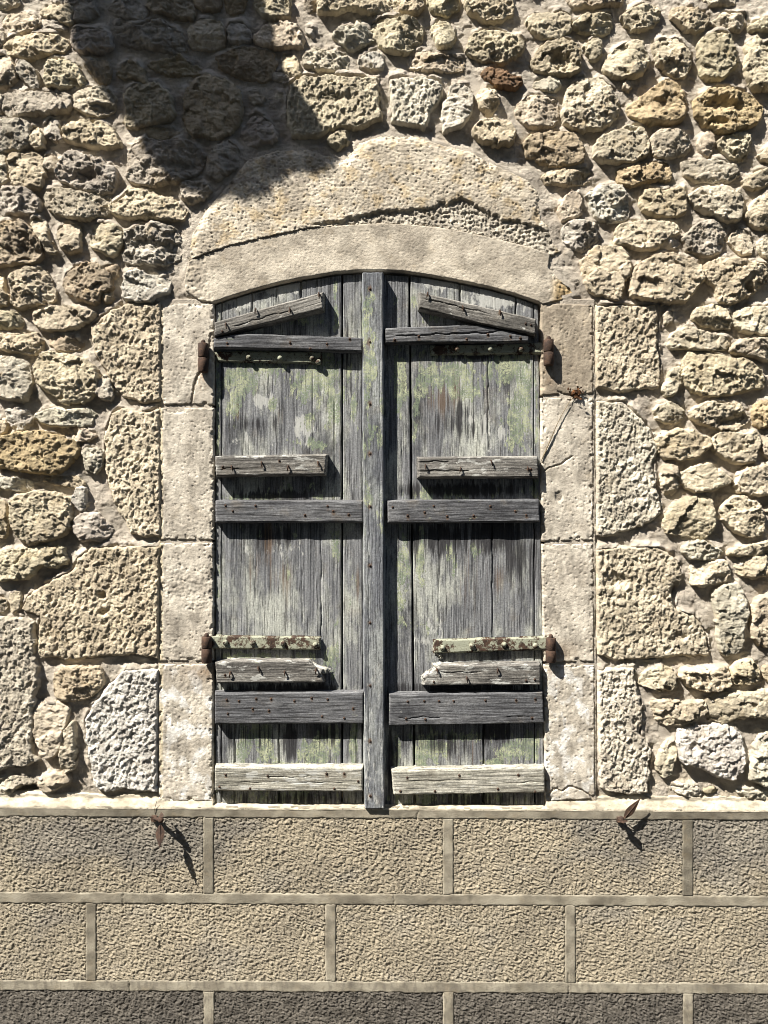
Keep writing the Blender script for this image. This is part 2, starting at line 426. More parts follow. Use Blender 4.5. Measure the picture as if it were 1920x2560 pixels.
# tile, tint, height (mm), outline in the tile's own enlarged pixels
STONES = """
A g 16 420,-60 760,-60 740,15 640,20 520,40 440,20
A c 14 -60,-60 130,-60 150,20 60,50 -60,60
A c 22 330,90 420,50 560,30 600,60 590,130 600,180 560,200 470,140 380,130
A g 20 605,30 690,15 780,20 800,110 720,160 615,170
A c 18 20,180 60,120 180,110 300,140 330,200 300,240 180,260 60,260 20,230
A g 14 345,140 470,150 570,195 580,230 520,240 400,225 345,230
A c 28 20,390 60,340 170,300 330,290 480,300 540,340 520,400 410,420 300,440 210,470 130,440 40,430
A c 18 0,260 30,280 30,360 -60,400 -60,260
A g 22 590,270 650,240 740,260 850,250 910,280 910,400 780,420 650,410 600,350
A g 22 950,230 1000,190 1100,230 1230,200 1320,160 1420,240 1490,260 1530,400 1440,430 1280,380 1080,370 980,310
A g 18 910,60 1000,0 1150,10 1220,90 1200,150 1090,150 960,100
A b 20 1240,-60 1600,-60 1600,140 1480,130 1280,90 1220,40
B c 22 80,230 150,180 270,170 350,210 365,350 290,395 150,390 80,370
A c 26 -60,470 60,460 110,540 130,640 60,700 -60,690
A g 24 130,530 180,500 260,540 300,650 325,720 260,735 160,630
A c 27 390,540 430,500 560,510 640,560 690,680 600,690 450,710 380,690 370,620
A b 18 690,520 880,500 905,560 900,680 820,680 760,600
A b 20 970,600 1020,550 1080,500 1180,560 1230,690 1120,650 1000,640
A b 16 1220,530 1360,500 1500,450 1560,530 1660,560 1640,610 1480,620 1300,590
A o 30 1040,760 1130,710 1300,690 1420,800 1430,950 1300,1010 1120,1040 1040,1020 1050,880
A c 26 590,800 660,740 800,730 900,740 940,800 920,900 870,950 740,950 680,900 600,860
A g 26 30,780 250,770 560,780 580,860 540,900 380,930 180,940 80,970 30,900
A g 24 -60,790 15,790 20,930 -60,940
A g 28 -60,1000 150,990 240,1030 235,1200 100,1230 -60,1230
A c 26 240,1100 285,1050 360,1130 350,1210 280,1220 240,1190
A g 22 360,1070 420,990 480,1010 480,1080 520,1160 440,1160 380,1120
A y 28 520,1070 600,1020 760,1000 870,1030 940,1100 1000,1190 900,1210 780,1200 620,1170 540,1150
A g 32 1060,1260 1140,1200 1230,1150 1350,1180 1500,1160 1600,1190 1700,1280 1640,1420 1480,1480 1340,1500 1250,1520 1120,1500 1050,1460 1080,1370
A b 14 1190,1065 1400,1070 1500,1100 1420,1150 1340,1160 1250,1130
A c 24 75,1280 240,1265 345,1300 355,1420 330,1550 140,1540 85,1450
A c 22 -60,1270 50,1300 55,1520 -60,1540
A g 22 360,1310 430,1290 490,1330 480,1400 400,1400 365,1370
A g 33 460,1430 520,1300 590,1255 700,1290 850,1330 940,1400 950,1500 900,1590 780,1580 640,1540 500,1480
E g 26 -60,150 20,60 120,60 240,80 310,160 300,250 180,270 0,270
E c 28 360,110 480,70 600,90 760,120 860,110 920,180 880,260 790,300 660,310 500,270 380,220
E y 30 900,230 1010,160 1090,70 1200,100 1330,140 1450,170 1530,240 1510,300 1400,320 1180,300 980,290
B g 22 0,1530 80,1510 200,1520 260,1560 200,1640 100,1680 20,1640
E b 32 -60,390 60,350 160,340 240,400 310,480 330,620 250,680 60,690 -60,690
E c 26 250,350 310,310 360,340 390,470 470,600 400,600 330,510
E c 28 480,420 540,370 640,370 660,480 650,580 580,600 510,560 480,490
E c 28 730,400 800,360 960,370 1010,440 1000,540 940,610 860,600 760,530
E g 30 1030,440 1160,390 1290,350 1440,400 1500,520 1470,640 1330,690 1160,680 1020,660 1050,560
E c 30 80,790 180,740 290,710 370,770 430,900 420,1000 260,1010 160,1060 100,1020 100,910
E c 26 -60,800 10,800 40,920 70,960 50,1030 -60,1040
E b 30 520,900 540,790 620,720 720,690 820,710 900,790 910,900 830,910 800,1010 660,980
E b 18 870,710 970,710 980,780 930,810 890,760
E o 18 840,920 910,905 930,1010 860,1010
E w 26 1020,880 1050,780 1130,750 1230,790 1400,830 1390,910 1260,990 1150,1000 1030,980
E y 28 280,1110 390,1060 560,1050 740,1080 780,1120 700,1180 580,1230 430,1240 330,1220 290,1180
E y 24 -60,1090 100,1090 180,1160 150,1220 -60,1230
E c 28 -60,1280 130,1290 280,1270 330,1330 330,1430 180,1420 -60,1380
E o 20 410,1310 520,1290 640,1310 680,1360 620,1400 490,1410 420,1370
F c 34 275,80 310,20 360,-60 520,-50 700,0 790,100 780,250 700,330 520,350 430,270 320,200
F g 34 -60,30 60,-10 190,-5 240,110 220,260 180,330 60,310 -60,280
F w 24 790,280 830,160 870,130 920,200 920,350 850,310
F w 26 50,430 130,395 220,430 260,490 220,570 120,580 70,500
F c 20 -60,500 45,490 55,580 -60,620
F w 26 290,470 420,400 560,420 700,400 770,450 740,530 640,530 540,540 420,530 350,510
F c 20 570,600 640,560 740,590 790,630 700,670 620,680
F O 34 -60,680 60,630 210,600 370,600 500,640 600,690 640,750 580,830 480,930 360,930 200,910 -60,870
F w 26 680,770 710,730 810,740 850,800 830,890 780,930 710,890
F w 22 -60,950 60,960 250,1000 260,1060 150,1080 -60,1050
F c 16 350,990 480,950 650,980 690,1020 640,1060 480,1030
F y 30 90,1180 140,1120 300,1100 480,1110 570,1170 580,1350 520,1440 400,1490 220,1520 140,1460 90,1330
F w 22 590,1150 640,1060 700,1070 710,1180 680,1260 620,1200
F w 26 620,1320 690,1280 790,1280 840,1340 920,1410 860,1480 680,1500 620,1430
F o 24 -60,1170 30,1180 60,1300 40,1470 -60,1490
G y 28 -60,120 100,90 300,70 510,60 540,190 430,230 340,180 220,320 120,310 -60,330
G c 14 70,460 160,430 170,560 100,590
G c 12 -60,440 40,500 40,590 -60,580
G o 30 450,1130 520,1070 700,1060 830,1080 840,1180 740,1310 540,1330 450,1280
G c 26 305,1360 470,1350 560,1400 535,1510 500,1630 490,1760 370,1820 330,1730 290,1630
H c 26 560,60 600,10 620,90 610,230 610,400 560,440 510,400 510,200 490,150
H c 24 310,510 430,440 560,460 560,520 470,560 380,600 320,560
H g 14 -60,480 200,475 300,510 150,540 80,600 -60,620
B y 28 620,-60 900,-60 900,60 880,120 790,140 680,100 630,50
B g 18 1030,40 1060,-60 1130,-60 1130,50 1060,80
B y 28 1140,80 1180,-60 1810,-60 1815,66 1750,100 1590,93 1427,46 1327,66 1195,93
B c 26 630,290 740,190 960,200 1020,320 990,370 800,380 710,370 620,330
B g 18 400,210 520,190 580,260 590,330 480,370 400,340
B b 18 310,470 430,430 560,400 760,440 790,520 740,650 610,650 440,600 330,550
B w 28 1260,280 1330,220 1440,230 1480,170 1560,250 1620,290 1540,350 1410,400 1330,350
B w 14 1040,250 1090,240 1140,290 1080,310
B w 18 1040,450 1110,410 1220,430 1350,440 1390,500 1390,570 1250,570 1120,560 1030,520
B w 18 1480,500 1560,440 1660,445 1692,524 1675,570 1559,564 1483,547
B y 22 840,460 930,450 1000,570 990,640 910,620 850,560
B g 14 760,600 850,600 910,650 870,680 770,660
C w 26 690,900 780,700 880,710 930,760 930,910 830,1040 710,1080 680,980
C c 24 980,770 1040,730 1130,760 1160,840 1100,930 1040,930 1000,860
C c 30 950,1060 1010,1000 1070,1010 1130,990 1240,1000 1280,1100 1260,1180 1120,1190 1010,1160 960,1110
C c 24 1310,870 1400,800 1640,820 1640,960 1600,1030 1450,1060 1370,1010 1310,940
C B 30 1010,600 1080,550 1180,570 1240,610 1340,650 1310,720 1160,700 1080,660
C y 28 890,420 930,280 1090,260 1250,300 1350,340 1340,420 1210,500 1020,480
C c 22 410,490 430,420 600,450 740,480 860,490 840,570 680,570 560,560 420,540
C c 30 80,210 180,150 450,150 510,240 500,350 400,410 230,410 150,330
C c 26 600,210 650,180 730,190 790,290 750,370 690,400 640,360 610,280
C o 26 330,80 350,0 400,-60 520,-60 520,60 480,100
C y 26 560,-60 820,-60 810,60 740,110 640,100 570,60
C c 30 890,60 870,20 900,-60 1260,-60 1260,80 1180,150 1040,160 960,110
C c 28 1390,150 1460,110 1560,120 1660,100 1745,140 1740,240 1660,310 1530,310 1440,260
C o 32 1432,520 1477,400 1560,350 1660,320 1760,350 1834,440 1815,560 1709,604 1592,597 1477,564
C w 20 1440,680 1590,640 1660,690 1620,750 1530,750
C b 28 1367,1178 1427,1120 1660,1095 1790,1128 1850,1194 1850,1327 1725,1367 1560,1344 1394,1277
C y 26 1520,1460 1592,1420 1725,1410 1890,1394 1957,1460 1858,1510 1692,1526 1560,1510
B y 26 1220,1160 1280,1090 1380,1090 1390,1180 1310,1230 1250,1200
B o 24 30,800 120,670 220,630 400,680 500,780 490,1000 400,1100 280,1140 100,1100 40,1000
B g 24 240,1330 270,1240 400,1170 510,1260 500,1350 400,1420 290,1480 230,1440
B g 20 510,1110 630,930 720,1000 800,1100 800,1160 680,1180 560,1200
B g 10 560,780 640,740 690,800 680,860 600,860
B c 8 790,780 860,780 870,830 800,830
B b 18 100,-60 340,-60 330,70 200,80 130,50
B b 16 370,-60 560,-60 520,100 400,100
D c 26 -20,-60 460,-60 450,10 200,45 30,30
D c 28 40,200 140,120 360,110 370,180 320,270 180,260 70,230
D c 26 450,120 560,60 640,40 740,60 770,130 730,190 560,240 480,190
D c 28 870,120 890,50 1040,60 1180,140 1120,220 1060,260 960,220
D c 26 1200,170 1290,110 1380,110 1480,130 1470,230 1350,230 1250,200
D y 22 1510,220 1570,180 1720,130 1720,240 1560,240
D c 22 1110,-60 1400,-60 1380,20 1200,20
D c 18 1480,390 1560,290 1600,330 1550,410 1490,430
D c 28 1490,450 1600,370 1720,330 1720,720 1560,720 1490,600
D c 22 140,380 210,320 280,350 270,450 210,490 170,420
D c 30 290,570 380,420 560,330 620,370 660,500 620,600 450,630
D c 30 720,340 900,320 1010,430 1020,530 940,640 860,610 760,500
D y 28 1100,330 1240,270 1330,290 1390,440 1400,530 1280,640 1180,660 1110,600 1100,480
D c 30 0,740 120,640 270,650 370,760 420,880 400,950 310,1040 100,1070 -40,1000
D c 16 450,710 490,670 530,730 500,760
D O 32 500,880 700,750 800,670 920,690 960,760 970,900 960,980 820,990 620,1000 560,950
D O 36 1070,830 1170,740 1340,730 1530,780 1630,870 1590,980 1450,1050 1330,1090 1220,1060 1150,1000 1080,930
D c 28 230,1200 310,1110 500,1050 620,1050 670,1150 660,1270 540,1330 320,1330 240,1290
D c 26 710,1120 790,1080 940,1090 1020,1170 1000,1240 840,1300 720,1280
D c 24 1080,1190 1160,1080 1210,1120 1200,1240 1160,1290 1110,1250
D c 28 1240,1170 1380,1110 1510,1110 1520,1190 1480,1300 1360,1310 1290,1240
D c 22 1580,1310 1660,1220 1720,1220 1720,1350
D O 28 430,1400 600,1370 810,1350 850,1420 840,1480 640,1490 520,1530 430,1500
D g 22 960,1350 1080,1330 1240,1330 1390,1370 1420,1440 1320,1490 1180,1500 1050,1490 980,1420
D y 24 1460,1490 1580,1420 1720,1390 1720,1500 1560,1560 1470,1540
I c 26 -20,140 40,90 100,140 110,210 110,290 40,310 -40,330 -80,240
I w 26 160,110 270,60 430,40 480,110 500,200 490,320 320,330 240,290 200,190
I y 24 610,140 660,80 800,90 950,60 980,170 980,260 900,300 770,290 620,230
I c 30 1020,120 1130,60 1260,50 1420,100 1450,200 1430,320 1310,330 1190,270 1090,220
I c 26 1480,290 1580,160 1660,110 1720,110 1720,390 1560,370
I w 28 -30,380 80,330 220,370 250,490 140,580 60,550 -20,500
I c 28 400,520 430,370 560,350 740,350 900,360 920,440 820,470 740,560 620,560 500,520
I w 20 790,480 870,470 930,520 860,570 780,550
I g 30 960,470 1100,360 1180,340 1330,400 1300,520 1240,600 1180,610 1010,570
I c 22 1350,460 1430,410 1530,470 1540,600 1440,600 1350,520
I c 20 1590,510 1660,480 1720,480 1720,650 1600,600
I y 28 120,680 220,560 420,550 510,640 510,790 460,830 430,990 350,970 180,900 150,800
I c 32 530,870 560,720 760,620 900,620 1090,700 1130,820 1060,890 1000,990 840,1000 640,980 540,960
I y 32 1160,680 1340,650 1480,680 1640,700 1660,820 1560,900 1480,950 1380,1010 1270,1010 1240,870 1160,800
I y 28 1040,1140 1070,1060 1220,1030 1340,1100 1360,1220 1280,1220 1130,1190
I c 28 1390,1170 1400,1090 1490,1060 1720,1060 1720,1270 1560,1270 1430,1220
I c 16 790,1120 860,1080 870,1170 820,1200
I c 26 850,1380 890,1260 1010,1220 1180,1280 1310,1310 1330,1370 1210,1410 1080,1390 940,1390
I c 28 1340,1400 1430,1350 1530,1310 1720,1310 1720,1500 1560,1450 1420,1430
J L 30 980,0 1010,-50 1100,-60 1330,-10 1470,-10 1600,90 1640,200 1540,230 1400,260 1240,290 1100,270 1000,210 970,110
J c 24 790,250 860,80 940,60 970,160 870,290 810,290
J y 24 730,400 830,350 920,370 970,450 930,510 800,510 740,480
J c 28 1030,430 1110,380 1210,350 1330,370 1420,350 1470,430 1510,490 1420,560 1330,560 1250,570 1120,510 1040,480
J O 28 1540,470 1570,370 1720,320 1720,540 1620,560 1550,540
J y 30 740,660 850,600 930,580 1060,600 1170,650 1170,720 1080,800 930,820 810,810
J c 28 1190,680 1270,600 1380,600 1450,620 1560,600 1590,700 1550,830 1480,860 1350,820 1240,770
J c 24 1620,700 1640,620 1720,600 1720,840 1650,800
J c 26 770,930 800,880 900,880 920,950 930,1040 880,1110 810,1110
J c 28 940,950 1060,890 1180,860 1250,920 1370,1000 1260,1050 1090,1090 980,1040
J c 28 1400,1040 1440,930 1540,890 1720,880 1720,1100 1560,1110 1430,1090
J y 32 800,1370 880,1200 1000,1150 1110,1140 1200,1160 1220,1290 1210,1390 1140,1470 1000,1460 860,1430
J c 30 1290,1210 1390,1150 1460,1140 1580,1200 1630,1320 1620,1440 1530,1450 1390,1420 1310,1320
J c 16 1640,1230 1720,1210 1720,1290
K w 28 960,60 1040,20 1120,0 1200,50 1280,90 1270,150 1100,160 1000,140
K y 24 1330,110 1480,50 1560,30 1720,20 1720,80 1560,130 1400,130
K c 28 1030,230 1120,210 1200,190 1310,180 1340,280 1320,340 1200,350 1120,380 1050,360
K c 28 1400,230 1470,170 1600,130 1720,150 1720,270 1580,310 1440,290
K w 28 1210,480 1250,420 1400,360 1440,420 1480,520 1490,650 1440,760 1460,850 1400,940 1320,950 1280,900 1260,750 1240,600
K c 28 1540,570 1600,480 1720,450 1720,880 1600,860 1540,800
K y 28 590,1180 650,1110 780,1050 880,1090 910,1190 840,1250 720,1240 610,1200
K c 28 930,1130 960,1080 1100,1090 1330,1060 1350,1200 1240,1260 1120,1240 1000,1200
K y 28 1370,1080 1430,1010 1540,1010 1600,1080 1580,1170 1460,1200 1380,1180
K c 20 1640,1060 1720,1050 1720,1180 1640,1150
K y 28 710,1370 830,1340 1000,1370 1130,1340 1150,1430 1080,1480 960,1520 820,1530 750,1480
K c 28 1160,1350 1250,1290 1460,1280 1720,1250 1720,1470 1560,1450 1400,1470 1320,1510 1180,1480
L W 30 920,100 1080,70 1320,50 1390,100 1460,200 1450,400 1380,490 1290,480 1080,380 950,350
L c 22 730,390 810,200 890,150 900,260 860,440 810,480
L w 28 1500,480 1560,260 1600,160 1720,90 1720,560 1600,520
L w 16 830,540 900,530 1070,550 1120,630 1050,640 920,610
L o 12 1130,580 1230,570 1240,600 1150,600
L w 14 1390,590 1560,570 1720,580 1720,640 1500,640
"""
# big rough-dressed blocks beside the window and over the arch, in photo pixels: tint, height, outline
QUOINS = """
k 22 -18,1543 51,1543 87,1555 90,1651 102,1703 87,1742 81,1850 84,1877 98,1905 60,1918 18,1920 -18,1935
c 17 226,821 250,791 289,769 325,754 362,760 404,754 404,1004 356,1010 301,988 277,960 262,925 240,890 226,850
c 17 280,1030 304,1018 350,1030 401,1018 404,1343 362,1343 325,1334 295,1280 271,1210 259,1165 262,1081
c 18 229,1368 271,1364 401,1365 398,1648 331,1639 271,1642 187,1651 96,1642 90,1597 99,1543 54,1525 72,1483 127,1449 181,1425 193,1395
W 18 316,1672 398,1670 394,1984 307,1972 262,1984 230,1955 222,1900 215,1860 211,1800 228,1760 256,1730 280,1700
c 16 1488,762 1640,762 1648,800 1645,860 1652,905 1650,970 1600,978 1560,982 1488,972
w 16 1490,1002 1559,1002 1589,1030 1628,1072 1649,1123 1634,1165 1637,1189 1643,1231 1658,1277 1631,1307 1565,1328 1522,1340 1489,1340
c 17 1489,1371 1571,1365 1643,1365 1676,1383 1700,1410 1706,1446 1688,1495 1691,1522 1736,1537 1767,1579 1773,1639 1721,1642 1631,1648 1541,1651 1492,1639
w 18 1492,1672 1540,1669 1586,1669 1595,1727 1607,1772 1604,1820 1601,1832 1631,1875 1625,1915 1622,1985 1540,1987 1498,1970
c 24 722,210 750,192 812,186 945,193 957,300 900,320 845,322 790,345 730,345 715,300 715,250
w 24 971,199 999,190 1069,193 1108,211 1108,235 1081,280 1063,325 1027,319 978,304 975,253
"""
JAMBS = [  # photo pixels
    [(399, 757), (532, 757), (536, 780), (535, 1012), (399, 1012)],
    [(399, 1018), (535, 1018), (534, 1350), (399, 1350)],
    [(398, 1356), (534, 1356), (533, 1654), (397, 1654)],
    [(396, 1660), (533, 1660), (532, 2004), (395, 2004)],
    [(1352, 757), (1484, 760), (1484, 985), (1352, 988)],
    [(1352, 994), (1483, 992), (1484, 1351), (1354, 1354)],
    [(1355, 1360), (1484, 1358), (1486, 1655), (1358, 1656)],
    [(1359, 1662), (1487, 1661), (1488, 1998), (1364, 2006)],
]
ARC_LOW = [(531, 757), (575, 742), (631, 725), (690, 709), (751, 696), (842, 681), (900, 677), (950, 676), (1010, 679),
           (1064, 687), (1140, 700), (1221, 717), (1290, 736), (1350, 757)]
ARC_UP = [(470, 652), (477, 646), (571, 613), (685, 586), (775, 568), (872, 560), (950, 556), (1020, 559), (1095, 566), (1160, 577),
          (1221, 590), (1312, 612), (1378, 634)]
BAND = ARC_UP + [(1372, 668), (1392, 690), (1430, 715), (1440, 740), (1400, 752), (1356, 762)] + ARC_LOW[::-1] + [(500, 752), (462, 728), (458, 700), (466, 668)]
HOOD = [(470, 650), (470, 631), (480, 580), (510, 526), (565, 463), (619, 396), (691, 374), (769, 371), (818, 387), (860, 398),
        (896, 356), (950, 338), (1040, 338), (1107, 361), (1179, 377), (1221, 402), (1318, 446), (1345, 475), (1354, 547),
        (1372, 562), (1381, 601), (1402, 628), (1381, 640)] + ARC_UP[::-1]
BROKEN = [(775, 562), (880, 542), (950, 525), (1034, 521), (1089, 514), (1098, 502), (1122, 508), (1149, 490), (1170, 499),
          (1221, 529), (1263, 547), (1300, 553), (1342, 562), (1378, 580), (1395, 640), (1312, 625), (1221, 600), (1095, 575), (950, 566), (872, 569)]
TINT = dict(c=(.59, .52, .395), w=(.63, .585, .49), W=(.70, .675, .61), o=(.50, .43, .31), O=(.48, .39, .245), y=(.58, .51, .375),
            g=(.50, .45, .375), b=(.42, .35, .25), B=(.19, .125, .075), L=(.60, .525, .38), k=(.56, .51, .43))
# ------------------------------------------------------------------ the ground
me = bpy.data.meshes.new('pavement')
R_ = 40
me.from_pydata([(-R_, -R_, 0), (R_, -R_, 0), (R_, 3, 0), (-R_, 3, 0)], [], [(0, 1, 2, 3)])
me.materials.append(M_ASPHALT)
g_ = place('pavement', me); g_['kind'] = 'structure'

# ------------------------------------------------------------------ the rubble wall
rnd = random.Random(11)
wall = thing('rubble_wall', (0, 0.05, 0), 'rough rubble stone wall of cream and ochre stones around the arched window, above the roughcast base', 'wall')


def parse(txt):
    out = []
    for line in txt.strip().splitlines():
        p = line.split()
        if p[0] in TILE:
            ox, oy = TILE[p[0]]; tint, H, pts = p[1], float(p[2]), p[3:]
            P = [tuple(float(q) / 3.318 + o for q, o in zip(s.split(','), (ox, oy))) for s in pts]
        else:
            tint, H, pts = p[0], float(p[1]), p[2:]
            P = [tuple(float(q) for q in s.split(',')) for s in pts]
        out.append((tint, H, P))
    return out


def smooth_poly(P, it=1):
    for _ in range(it):
        Q = []
        for i in range(len(P)):
            a, b = P[i], P[(i + 1) % len(P)]
            Q += [(a[0] * .86 + b[0] * .14, a[1] * .86 + b[1] * .14), (a[0] * .14 + b[0] * .86, a[1] * .14 + b[1] * .86)]
        P = Q
    return P


def area(P):
    return abs(sum(P[i][0] * P[(i + 1) % len(P)][1] - P[(i + 1) % len(P)][0] * P[i][1] for i in range(len(P)))) / 2


def mortar_h(U, V):
    return 2.6 * fbm(U / 90, V / 60, 3, 3) + 1.3 * fbm(U / 22, V / 14, 9, 3) + 0.55 * fbm(U / 5.5, V / 5.5, 15, 2)


HOLLOWS = [(1812, 258, 40, 17, 22), (1790, 305, 34, 9, 10), (1640, 262, 42, 20, 13), (1402, 150, 26, 22, 20), (1876, 716, 9, 17, 22), (210, 440, 50, 16, 12), (1755, 590, 26, 22, 10), (360, 610, 44, 18, 10), (1540, 1452, 30, 18, 12), (1702, 1488, 22, 34, 14),
           (256, 1488, 10, 8, 16), (258, 1531, 14, 8, 12), (1700, 1590, 16, 10, 8), (230, 600, 22, 10, 10), (60, 630, 44, 22, 10), (440, 620, 40, 14, 10), (1816, 1055, 24, 14, 12), (215, 700, 36, 30, 8), (1640, 1165, 12, 24, 14), (1735, 1872, 20, 10, 12), (1860, 1045, 30, 14, 9),
           (1690, 1485, 18, 24, 10), (470, 1960, 10, 8, 6), (250, 275, 40, 10, 8), (430, 415, 50, 14, 8), (840, 245, 60, 14, 7)]


def rubble_h(U, V, d, H, ctr, rad, sd_):
    r = random.Random(sd_)
    w = min(8.0, max(3.5, rad * 0.2))
    e = np.clip(d / w, 0, 1)
    base = H * (1 - (1 - e) ** 2.2) ** 0.6
    x = (U - ctr[0]) / rad; y = (V - ctr[1]) / rad
    top = np.full(U.shape, 1e9)
    a0 = r.uniform(0, 6.28)
    for k in range(5):
        a = a0 + k * 1.257 + r.uniform(-.5, .5); sl = r.choice((.06, .1, .2, .35, .6))
        top = np.minimum(top, H * (0.98 + r.uniform(-0.05, 0.18)) - H * sl * (np.cos(a) * x + np.sin(a) * y))
    h = np.minimum(base, np.maximum(top, 0.22 * H))
    o = r.uniform(0, 900)
    amp = np.clip(d / 5.0, 0, 1)
    k = min(1.0, rad / 34)
    wu = U + 7 * fbm((U + o) / 18, V / 18, sd_ % 50, 2); wv = V + 7 * fbm((V + o) / 18, U / 18, sd_ % 50 + 3, 2)
    an = r.uniform(-.5, .5); ca, sa = math.cos(an), math.sin(an)
    ru, rv = (wu * ca + wv * sa), (-wu * sa + wv * ca)
    rough = r.choice((.55, .75, .95, 1.15))
    h = h + amp * k * (.6 + .4 * rough) * (7.0 * facet((ru + o) / 58, rv / 42, 21) + 3.0 * facet((wu + o) / 19, wv / 14, 31))
    h = h + amp * rough * (1.3 * facet((U + o) / 7, V / 6, 35) + 2.3 * fbm((U + o) / 15, (V - o) / 12, 31, 5, .7))
    for (hx, hy, rx, ry, dp) in HOLLOWS:
        if abs(hx - ctr[0]) < 130 and abs(hy - ctr[1]) < 130:
            q = ((wu - hx) / rx) ** 2 + ((wv - hy) / ry) ** 2
            h = h - amp * dp * np.exp(-q * q)
    return np.where(d > 0, h, d * 2.2)


def quoin_h(U, V, d, H, sd_):
    e = np.clip(d / 7.0, 0, 1)
    base = H * (1 - (1 - e) ** 2) ** 0.7
    o = sd_ * 37.0
    amp = np.clip(d / 8.0, 0.25, 1)
    wu = U + 5 * fbm((U + o) / 16, V / 16, 5, 2); wv = V + 5 * fbm((V + o) / 16, U / 16, 8, 2)
    ru = wu * .94 + wv * .34; rv = -wu * .34 + wv * .94
    h = base + amp * (3.4 * facet((ru + o) / 12, rv / 24, 51) + 1.3 * facet((wu + o) / 6.5, wv / 8, 55) + 2.0 * fbm((U + o) / 44, V / 44, 57, 2) + 2.8 * fbm(ru / 10, rv / 14, 59, 5, .72))
    f, idr = worley((wu + o) / 14, wv / 19, 61)
    h = h - amp * 3.5 * sstep(0.38, 0.12, f) * (idr > 0.9)
    for (hx, hy, rx, ry, dp) in HOLLOWS:
        q = ((wu - hx) / rx) ** 2 + ((wv - hy) / ry) ** 2
        h = h - amp * dp * np.exp(-q * q)
    return np.where(d > 0, h, d * 2.2)


def pick_tint(t, r, j=0.07):
    c = np.array(TINT[t]) * (1 + r.uniform(-j, j) * 1.3)
    return np.clip(c * (1 + np.array([r.uniform(-j, j) * .4, 0, r.uniform(-j, j) * .6])), 0.02, 0.85)


def emit_patch(acc, U, V, h, d, Hk, org, margin, **at):
    """heightfield patch -> vertices relative to org (world)"""
    k = (D - Hk / 1000) / D
    X = (U - 960) * S * k - org[0]
    Z = ZC + (1280 - V) * S * k - org[2]
    Y = -h / 1000 - org[1]
    near = np.zeros((U.shape[0] - 1, U.shape[1] - 1))
    near = np.maximum.reduce([d[:-1, :-1], d[1:, :-1], d[:-1, 1:], d[1:, 1:]]) > margin
    acc.add_grid(X, Y, Z, near, **at)


stones = parse(STONES)
order = sorted(range(len(stones)), key=lambda i: -area(stones[i][2]))
big = set(order[:90])
small = MeshAcc()
STEP = 2.0
allpoly = []
for i, (t, H, P) in enumerate(stones):
    r = random.Random(100 + i)
    H *= 1.0
    P = smooth_poly(P)
    allpoly.append(P)
    A = np.array(P); c = A.mean(0); rad = math.sqrt(area(P) / math.pi)
    U, V = grid(A[:, 0].min() - 8, A[:, 0].max() + 8, A[:, 1].min() - 8, A[:, 1].max() + 8, STEP)
    uu = U + 3.0 * fbm(U / 26, V / 26, 71, 2) + 1.8 * fbm(U / 8, V / 8, 73, 2) + 3 * facet(U / 24, V / 24, 72)
    vv = V + 3.0 * fbm(V / 26, U / 26, 75, 2) + 1.8 * fbm(V / 8, U / 8, 77, 2) + 3 * facet(V / 24, U / 24, 76)
    d = sdf(P, uu, vv) + (6.5 if area(P) > 4000 else 4.5)
    h = rubble_h(U, V, d, H, c, rad, 1000 + i * 17) + mortar_h(U, V)
    tint = pick_tint(t, r)
    if i in big:
        acc = MeshAcc()
        org = W(c[0], c[1], 0)
        emit_patch(acc, U, V, h, d, H * .7, org, -4, tint=tint)
        place('stone', acc.build('stone', M_STONE), wall, Matrix.Translation(org))
    else:
        emit_patch(small, U, V, h, d, H * .7, (0, 0, 0), -4, tint=tint)

for i, (t, H, P) in enumerate(parse(QUOINS)):
    r = random.Random(300 + i)
    allpoly.append(P)
    A = np.array(P); c = A.mean(0)
    U, V = grid(A[:, 0].min() - 8, A[:, 0].max() + 8, A[:, 1].min() - 8, A[:, 1].max() + 8, STEP)
    lock = np.minimum(sstep(0, 26, np.abs(U - 404)), sstep(0, 26, np.abs(U - 1486)))     # straight along the jambs
    uu = U + lock * (5 * fbm(U / 30, V / 30, 71, 2) + 2 * fbm(U / 9, V / 9, 73, 2))
    vv = V + 4 * fbm(V / 30, U / 30, 75, 2) + 1.8 * fbm(V / 9, U / 9, 77, 2)
    d = sdf(P, uu, vv)
    h = quoin_h(U, V, d, H, i + 3) + mortar_h(U, V) * .5
    acc = MeshAcc(); org = W(c[0], c[1], 0)
    emit_patch(acc, U, V, h, d, H * .7, org, -4, tint=pick_tint(t, r, .04))
    place('quoin_stone', acc.build('quoin_stone', M_QUOIN), wall, Matrix.Translation(org))

def crack_d(U, V, pts):
    best = np.full(U.shape, 99.0)
    uu = U + 2 * fbm(U / 9, V / 9, 96, 2); vv = V + 2 * fbm(V / 9, U / 9, 98, 2)
    for (x0, y0), (x1, y1) in zip(pts, pts[1:]):
        ex, ey = x1 - x0, y1 - y0
        t = np.clip(((uu - x0) * ex + (vv - y0) * ey) / (ex * ex + ey * ey), 0, 1)
        best = np.minimum(best, np.hypot(uu - x0 - t * ex, vv - y0 - t * ey))
    return best


